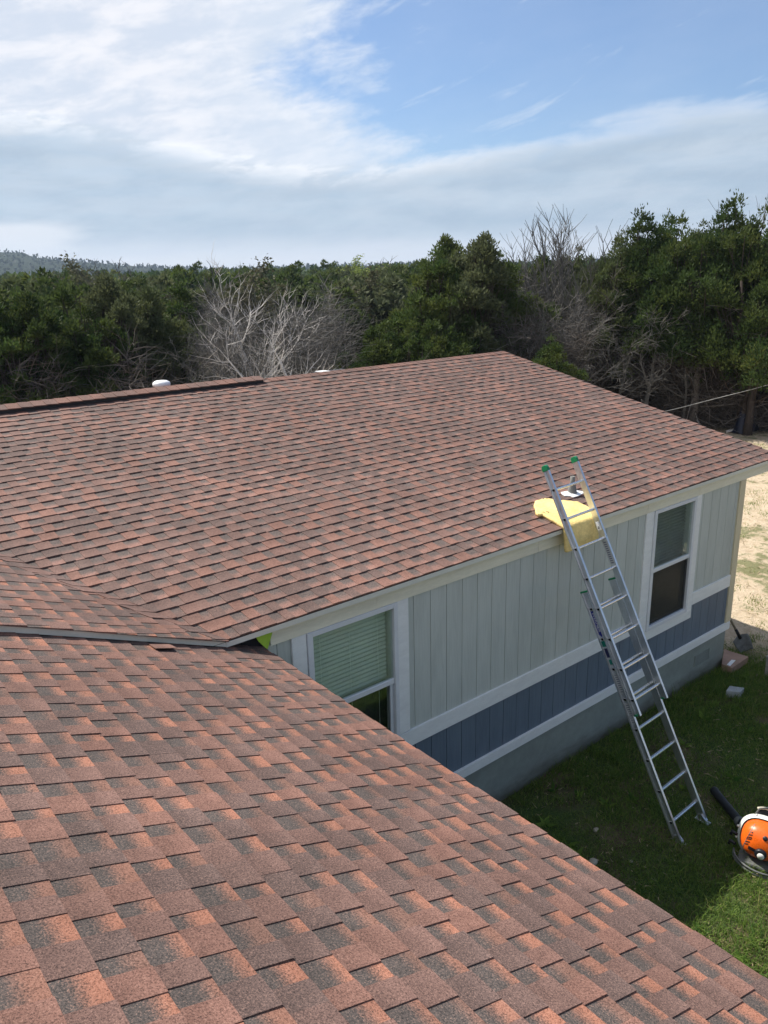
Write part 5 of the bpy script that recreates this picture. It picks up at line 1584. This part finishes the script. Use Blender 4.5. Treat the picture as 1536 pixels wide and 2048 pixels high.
def hills():
    prof = [(-900, 60), (-500, 52), (-200, 44), (-60, 46), (0, 45), (50, 42), (90, 36), (130, 32), (170, 30), (240, 25), (330, 20), (420, 17), (560, 16), (640, 17.5), (700, 18), (760, 16.5), (820, 18), (870, 19), (940, 14), (1100, 13), (1400, 18), (1900, 24), (2300, 20)]
    def hgt(px):
        for (a, ha), (b, hb) in zip(prof, prof[1:]):
            if a <= px <= b: return ha+(hb-ha)*(px-a)/(b-a)
        return 12
    mb = MB(); NU, NV = 260, 10
    pts = {}
    def f(u, v):
        px = -880+3100*u; D = 760+520*v
        p = stand(px, D); t = math.sin(math.pi*min(1, v*1.05)/1.0*0.5+0.0)
        h = hgt(px)*t+2.2*noise.noise(Vector((p.x/26, p.y/26, 0)))*t+1.4*noise.noise(Vector((p.x/9, p.y/9, 4)))*t
        return (p.x, p.y, h-0.5+(0 if v < 0.99 else -60))
    mb.grid(f, NU, NV)
    m, t, b = material('wooded_hills')
    co = t.new('ShaderNodeTexCoord').outputs['Object']
    n1 = t.noise(co, 0.09, 5, 0.65); n2 = t.noise(co, 0.35, 4, 0.7)
    t.l.new(t.mix(t.ramp(t.math('ADD', t.math('MULTIPLY', n1, .5), t.math('MULTIPLY', n2, .5)), 0.38, 0.62), (0.012, 0.021, 0.012), (0.035, 0.046, 0.022)), b.inputs['Base Color'])
    b.inputs['Roughness'].default_value = 1.0; b.inputs['Specular IOR Level'].default_value = 0.05
    bump(t, b, n2, 1.0, 2.0)
    o = link('hills', mb.mesh('hills', m, smooth=True)); o['kind'] = 'structure'
    rng = np.random.default_rng(6)
    n = 9000; P = np.zeros((n, 3)); T = rng.random((n, 3))
    for i in range(n):
        u, v = rng.random(), rng.uniform(0.05, 0.97); P[i] = f(u, v)
    P[:, 2] += rng.uniform(0, 2.0, n)
    D = unit(rng.normal(size=(n, 3))+np.array([0, 0, 0.5])); L = rng.uniform(2.5, 5.5, n)
    o = link('hill_woods', np_mesh('hill_woods', leaf_tris(rng, P, D, L, L*0.75), 4, [MAT['hill_leaf']], T)); o['kind'] = 'stuff'
hills()

def ribbons(rng, P, D, L, W, sag):
    """thin two segment twigs"""
    n = len(P)
    S = unit(np.cross(D, unit(rng.normal(size=(n, 3)))))*W[:, None]*0.5
    M1 = P+D*L[:, None]*0.5; E = P+D*L[:, None]+sag
    A = np.stack([P-S, P+S, M1+S*0.8, M1-S*0.8], 1); B = np.stack([M1-S*0.8, M1+S*0.8, E+S*0.25, E-S*0.25], 1)
    return np.concatenate([A, B])
def undergrowth():
    rng = np.random.default_rng(12)
    def make(name, bands, mat, wl, wh):
        PP = []; DD = []; LL = []
        for a, b, d0, d1, n, hh, pw in bands:
            px = rng.uniform(a, b, n); D = rng.uniform(d0, d1, n)
            base = np.array([stand(x, d) for x, d in zip(px, D)])
            top = hh*(1+0.22*np.sin(px/31.0)+0.15*np.sin(px/13.0+1))
            base[:, 2] = top*rng.random(n)**pw
            dr = unit(np.stack([rng.normal(size=n), rng.normal(size=n), np.abs(rng.normal(size=n))*1.0-0.1], 1))
            PP.append(base); DD.append(dr); LL.append(rng.uniform(0.35, 1.2, n))
        P = np.concatenate(PP); D = np.concatenate(DD); L = np.concatenate(LL); n = len(P)
        sag = np.stack([rng.normal(size=n)*.12, rng.normal(size=n)*.12, -np.abs(rng.normal(size=n))*.14], 1)
        V = ribbons(rng, P, D, L, rng.uniform(wl, wh, n), sag)
        o = link(name, np_mesh(name, V, 4, [mat])); o['kind'] = 'stuff'
    make('undergrowth', ((-150, 330, 21.4, 24.5, 7000, 2.9, 1.0), (690, 1020, 23.2, 27, 6000, 2.0, 1.2), (1000, 1180, 26.4, 32, 9000, 3.4, 1.15), (1150, 1650, 29.0, 35, 24000, 3.9, 1.1), (1300, 1650, 29.4, 32, 5000, 1.6, 1.2)), MAT['brush'], 0.010, 0.024)
    make('thicket_brush', ((375, 690, 22.4, 30, 9000, 3.9, 0.9), (1030, 1180, 27.5, 32, 3000, 4.4, 0.9)), MAT['thicket'], 0.007, 0.015)
undergrowth()

# ------------------------------------------------------------------ grass
def blades(rng, X, Y, H, W, lean):
    n = len(X)
    Z = np.array([gz(x, y) for x, y in zip(X, Y)])
    an = rng.uniform(0, 6.283, n); d = np.stack([np.cos(an), np.sin(an), np.zeros(n)], 1)
    b2 = rng.uniform(0, 6.283, n); l = np.stack([np.cos(b2), np.sin(b2), np.zeros(n)], 1)
    P = np.stack([X, Y, Z-0.005], 1)
    up = np.array([0, 0, 1.0])
    mid = P+up*H[:, None]*0.62+l*(H*lean*0.30)[:, None]
    tip = P+up*(H*0.95)[:, None]+l*(H*lean)[:, None]
    w = d*W[:, None]*0.5
    A = np.stack([P-w, P+w, mid+w*0.75, mid-w*0.75], 1)
    B = np.stack([mid-w*0.75, mid+w*0.75, tip+w*0.06, tip-w*0.06], 1)
    return A, B
def nz(X, Y, s, k):
    return np.array([noise.noise(Vector((x*s, y*s, k))) for x, y in zip(X, Y)])
def grass():
    rng = np.random.default_rng(2)
    n = 260000
    X = rng.uniform(2.8, 11.6, n); Y = rng.uniform(-4.8, 0.35, n)
    inside = (Y < -0.01) | (X > 10.1)
    X, Y = X[inside], Y[inside]
    k = nz(X, Y, 1.1, 3.3); k2 = nz(X, Y, 4.5, 8.1); k3 = nz(X, Y, 0.7, 6.6)
    edge = np.clip((11.3+0.5*nz(X, Y, 1.0, 2.2)-X)/0.8, 0, 1)
    bare = np.clip((k*0.6+k2*0.5-0.20+0.16*(Y > -0.8))*2.4, 0, 0.90)
    keep = rng.random(len(X)) < (1-bare)*edge*np.where(Y > 0.2, 0.5, 1)
    X, Y, k, k2, k3 = X[keep], Y[keep], k[keep], k2[keep], k3[keep]
    m = len(X)
    H = rng.uniform(0.025, 0.075, m)*(1+0.9*np.clip(k3, -0.5, 1))*(1+0.8*np.clip(-k2, 0, 1))
    long_ = rng.random(m) < 0.06; H[long_] *= 1.9
    W = rng.uniform(0.005, 0.010, m)
    A, B = blades(rng, X, Y, H, W, rng.uniform(0.2, 1.3, m))
    dry = np.clip((rng.random(m) < 0.07)*0.9+np.clip(k*1.0+k2*0.7-0.05, 0, 0.5)*rng.random(m), 0, 1)
    T = np.stack([rng.random(m), dry, rng.random(m)], 1)
    o = link('grass', np_mesh('grass', np.concatenate([A, B]), 4, [MAT['grass']], np.concatenate([T, T]))); o['kind'] = 'stuff'
    # straw and thatch over lawn and yard
    n = 34000
    X = np.concatenate([rng.uniform(3.2, 11.0, 7000), rng.uniform(10.2, 27, n)]); Y = np.concatenate([rng.uniform(-4.6, -0.03, 7000), rng.uniform(-4, 12, n)])
    kk = nz(X, Y, 1.3, 3.3)+0.7*nz(X, Y, 5, 1.2)
    keep = (rng.random(len(X)) < np.clip(0.25+kk*1.6, 0.04, 1)) & ((X > 10.25) | (Y < -0.02))
    X, Y = X[keep], Y[keep]; m = len(X)
    P = np.stack([X, Y, np.array([gz(x, y) for x, y in zip(X, Y)])+rng.uniform(0.006, 0.03, m)], 1)
    D = unit(np.stack([rng.normal(size=m), rng.normal(size=m), rng.normal(size=m)*0.22], 1))
    L = np.where(X < 10.6, rng.uniform(0.02, 0.075, m), rng.uniform(0.04, 0.16, m))
    V = ribbons(rng, P, D, L, rng.uniform(0.004, 0.012, m), rng.normal(size=(m, 3))*0.008)
    T = rng.random((m, 3)); 
    o = link('straw', np_mesh('straw', V, 4, [MAT['straw']], np.concatenate([T, T]))); o['kind'] = 'stuff'
    # green tufts out in the yard
    c = 420; cx = rng.uniform(10.8, 25, c); cy = rng.uniform(-3, 9, c)
    kk = nz(cx, cy, 0.5, 12.0); s = kk > -0.02; cx, cy = cx[s], cy[s]
    X = np.repeat(cx, 46)+rng.normal(size=len(cx)*46)*0.13; Y = np.repeat(cy, 46)+rng.normal(size=len(cx)*46)*0.10
    ok = (X > 10.3); X, Y = X[ok], Y[ok]
    m = len(X); A, B = blades(rng, X, Y, rng.uniform(0.02, 0.07, m), rng.uniform(0.006, 0.012, m), rng.uniform(.3, 1.3, m))
    T = np.stack([rng.random(m), (rng.random(m) < 0.4)*0.8, rng.random(m)], 1)
    o = link('grass_tufts', np_mesh('grass_tufts', np.concatenate([A, B]), 4, [MAT['grass']], np.concatenate([T, T]))); o['kind'] = 'stuff'
    # low broad leaved weeds against the lawn
    c = 60; cx = rng.uniform(4.2, 10, c); cy = rng.uniform(-4, -0.1, c); P = []; D = []
    for x, y in zip(cx, cy):
        k = 9; a = rng.uniform(0, 6.28, k); d = np.stack([np.cos(a), np.sin(a), rng.uniform(.3, .9, k)], 1)
        P.append(np.tile([x, y, gz(x, y)], (k, 1))+rng.normal(size=(k, 3))*0.01); D.append(unit(d))
    P = np.concatenate(P); D = np.concatenate(D); L = rng.uniform(0.06, 0.13, len(P))
    o = link('weeds', np_mesh('weeds', leaf_tris(rng, P, D, L, L*0.5), 4, [MAT['grass']], np.stack([rng.random(len(P)), np.zeros(len(P)), rng.random(len(P))], 1))); o['kind'] = 'stuff'
grass()

# ------------------------------------------------------------------ yard edge bits
def at_depth(x, y, d):
    return CAM + ray(x, y)*d
p0, p1, p2 = at_depth(1325, 824, 26.2), at_depth(1412, 802, 25.7), at_depth(1600, 752, 24.4)
mb = MB(); mb.tube([p0, p0.lerp(p1, 0.5)-Vector((0, 0, 0.01)), p1, p1.lerp(p2, 0.5)-Vector((0, 0, 0.02)), p2], 0.013, 6)
o = link('cable', mb.mesh('cable', MAT['wire'], p1), None, p1); tag(o, 'pale cable stretched across the dark tree trunks at the yard edge', 'cable')
def fallen(px, D, ang, L, label, seed):
    rnd = random.Random(seed); p = stand(px, D, 0.05); mb = MB()
    d = Vector((math.cos(ang), math.sin(ang), 0.03))
    mb.tube([p, p+d*L*0.3+Vector((0, 0, .05)), p+d*L*0.65+Vector((0.05, 0.05, .08)), p+d*L], [0.045, 0.05, 0.035, 0.012], 6)
    for i in range(5):
        b = p+d*L*rnd.uniform(.25, .9); e = Vector((rnd.uniform(-1, 1), rnd.uniform(-1, 1), rnd.uniform(.1, .8))).normalized()
        mb.tube([b, b+e*0.25, b+e*0.5+Vector((0, 0, .05))], [0.02, 0.014, 0.004], 4, False)
    o = link('fallen_branch', mb.mesh('fallen_branch', MAT['pale_bark'], p, True), None, p); tag(o, label, 'branch')
fallen(1432, 28.9, 0.5, 0.9, 'curved pale fallen branch at the foot of the grey standing trunk', 1)
fallen(1488, 28.9, -0.3, 1.6, 'pale fallen branch lying between the trunk and the blue sheet', 2)
p = stand(1528, 29.3); mb = MB()
mb.grid(lambda u, v: (p.x+(u-.5)*1.1, p.y+(v-.5)*0.5, 0.05+1.25*max(0, math.sin(u*3.1))*max(0, math.sin(v*3.1))+0.12*noise.noise(Vector((u*5, v*5, 1)))), 12, 8)
o = link('tarpaulin', mb.mesh('tarpaulin', MAT['blue_tarp'], p, True), None, p); tag(o, 'dark blue crumpled sheet at the foot of the stems by the right edge', 'tarpaulin')

# ------------------------------------------------------------------ air
HAZE = 0.00022
if HAZE:
    mb = MB(); mb.box(-1700, 2100, -600, 2100, -70, 75)
    m = bpy.data.materials.new('haze'); m.use_nodes = True
    t = NT(m.node_tree); t.n.clear()
    out = t.new('ShaderNodeOutputMaterial'); pv_ = t.new('ShaderNodeVolumePrincipled')
    pv_.inputs['Color'].default_value = (0.62, 0.78, 1.0, 1); pv_.inputs['Density'].default_value = HAZE; pv_.inputs['Anisotropy'].default_value = 0.2
    t.l.new(pv_.outputs[0], out.inputs['Volume'])
    o = link('haze', mb.mesh('haze', m)); o['kind'] = 'stuff'
scene.cycles.volume_bounces = 0
scene.cycles.max_bounces = 8
scene.cycles.transparent_max_bounces = 12
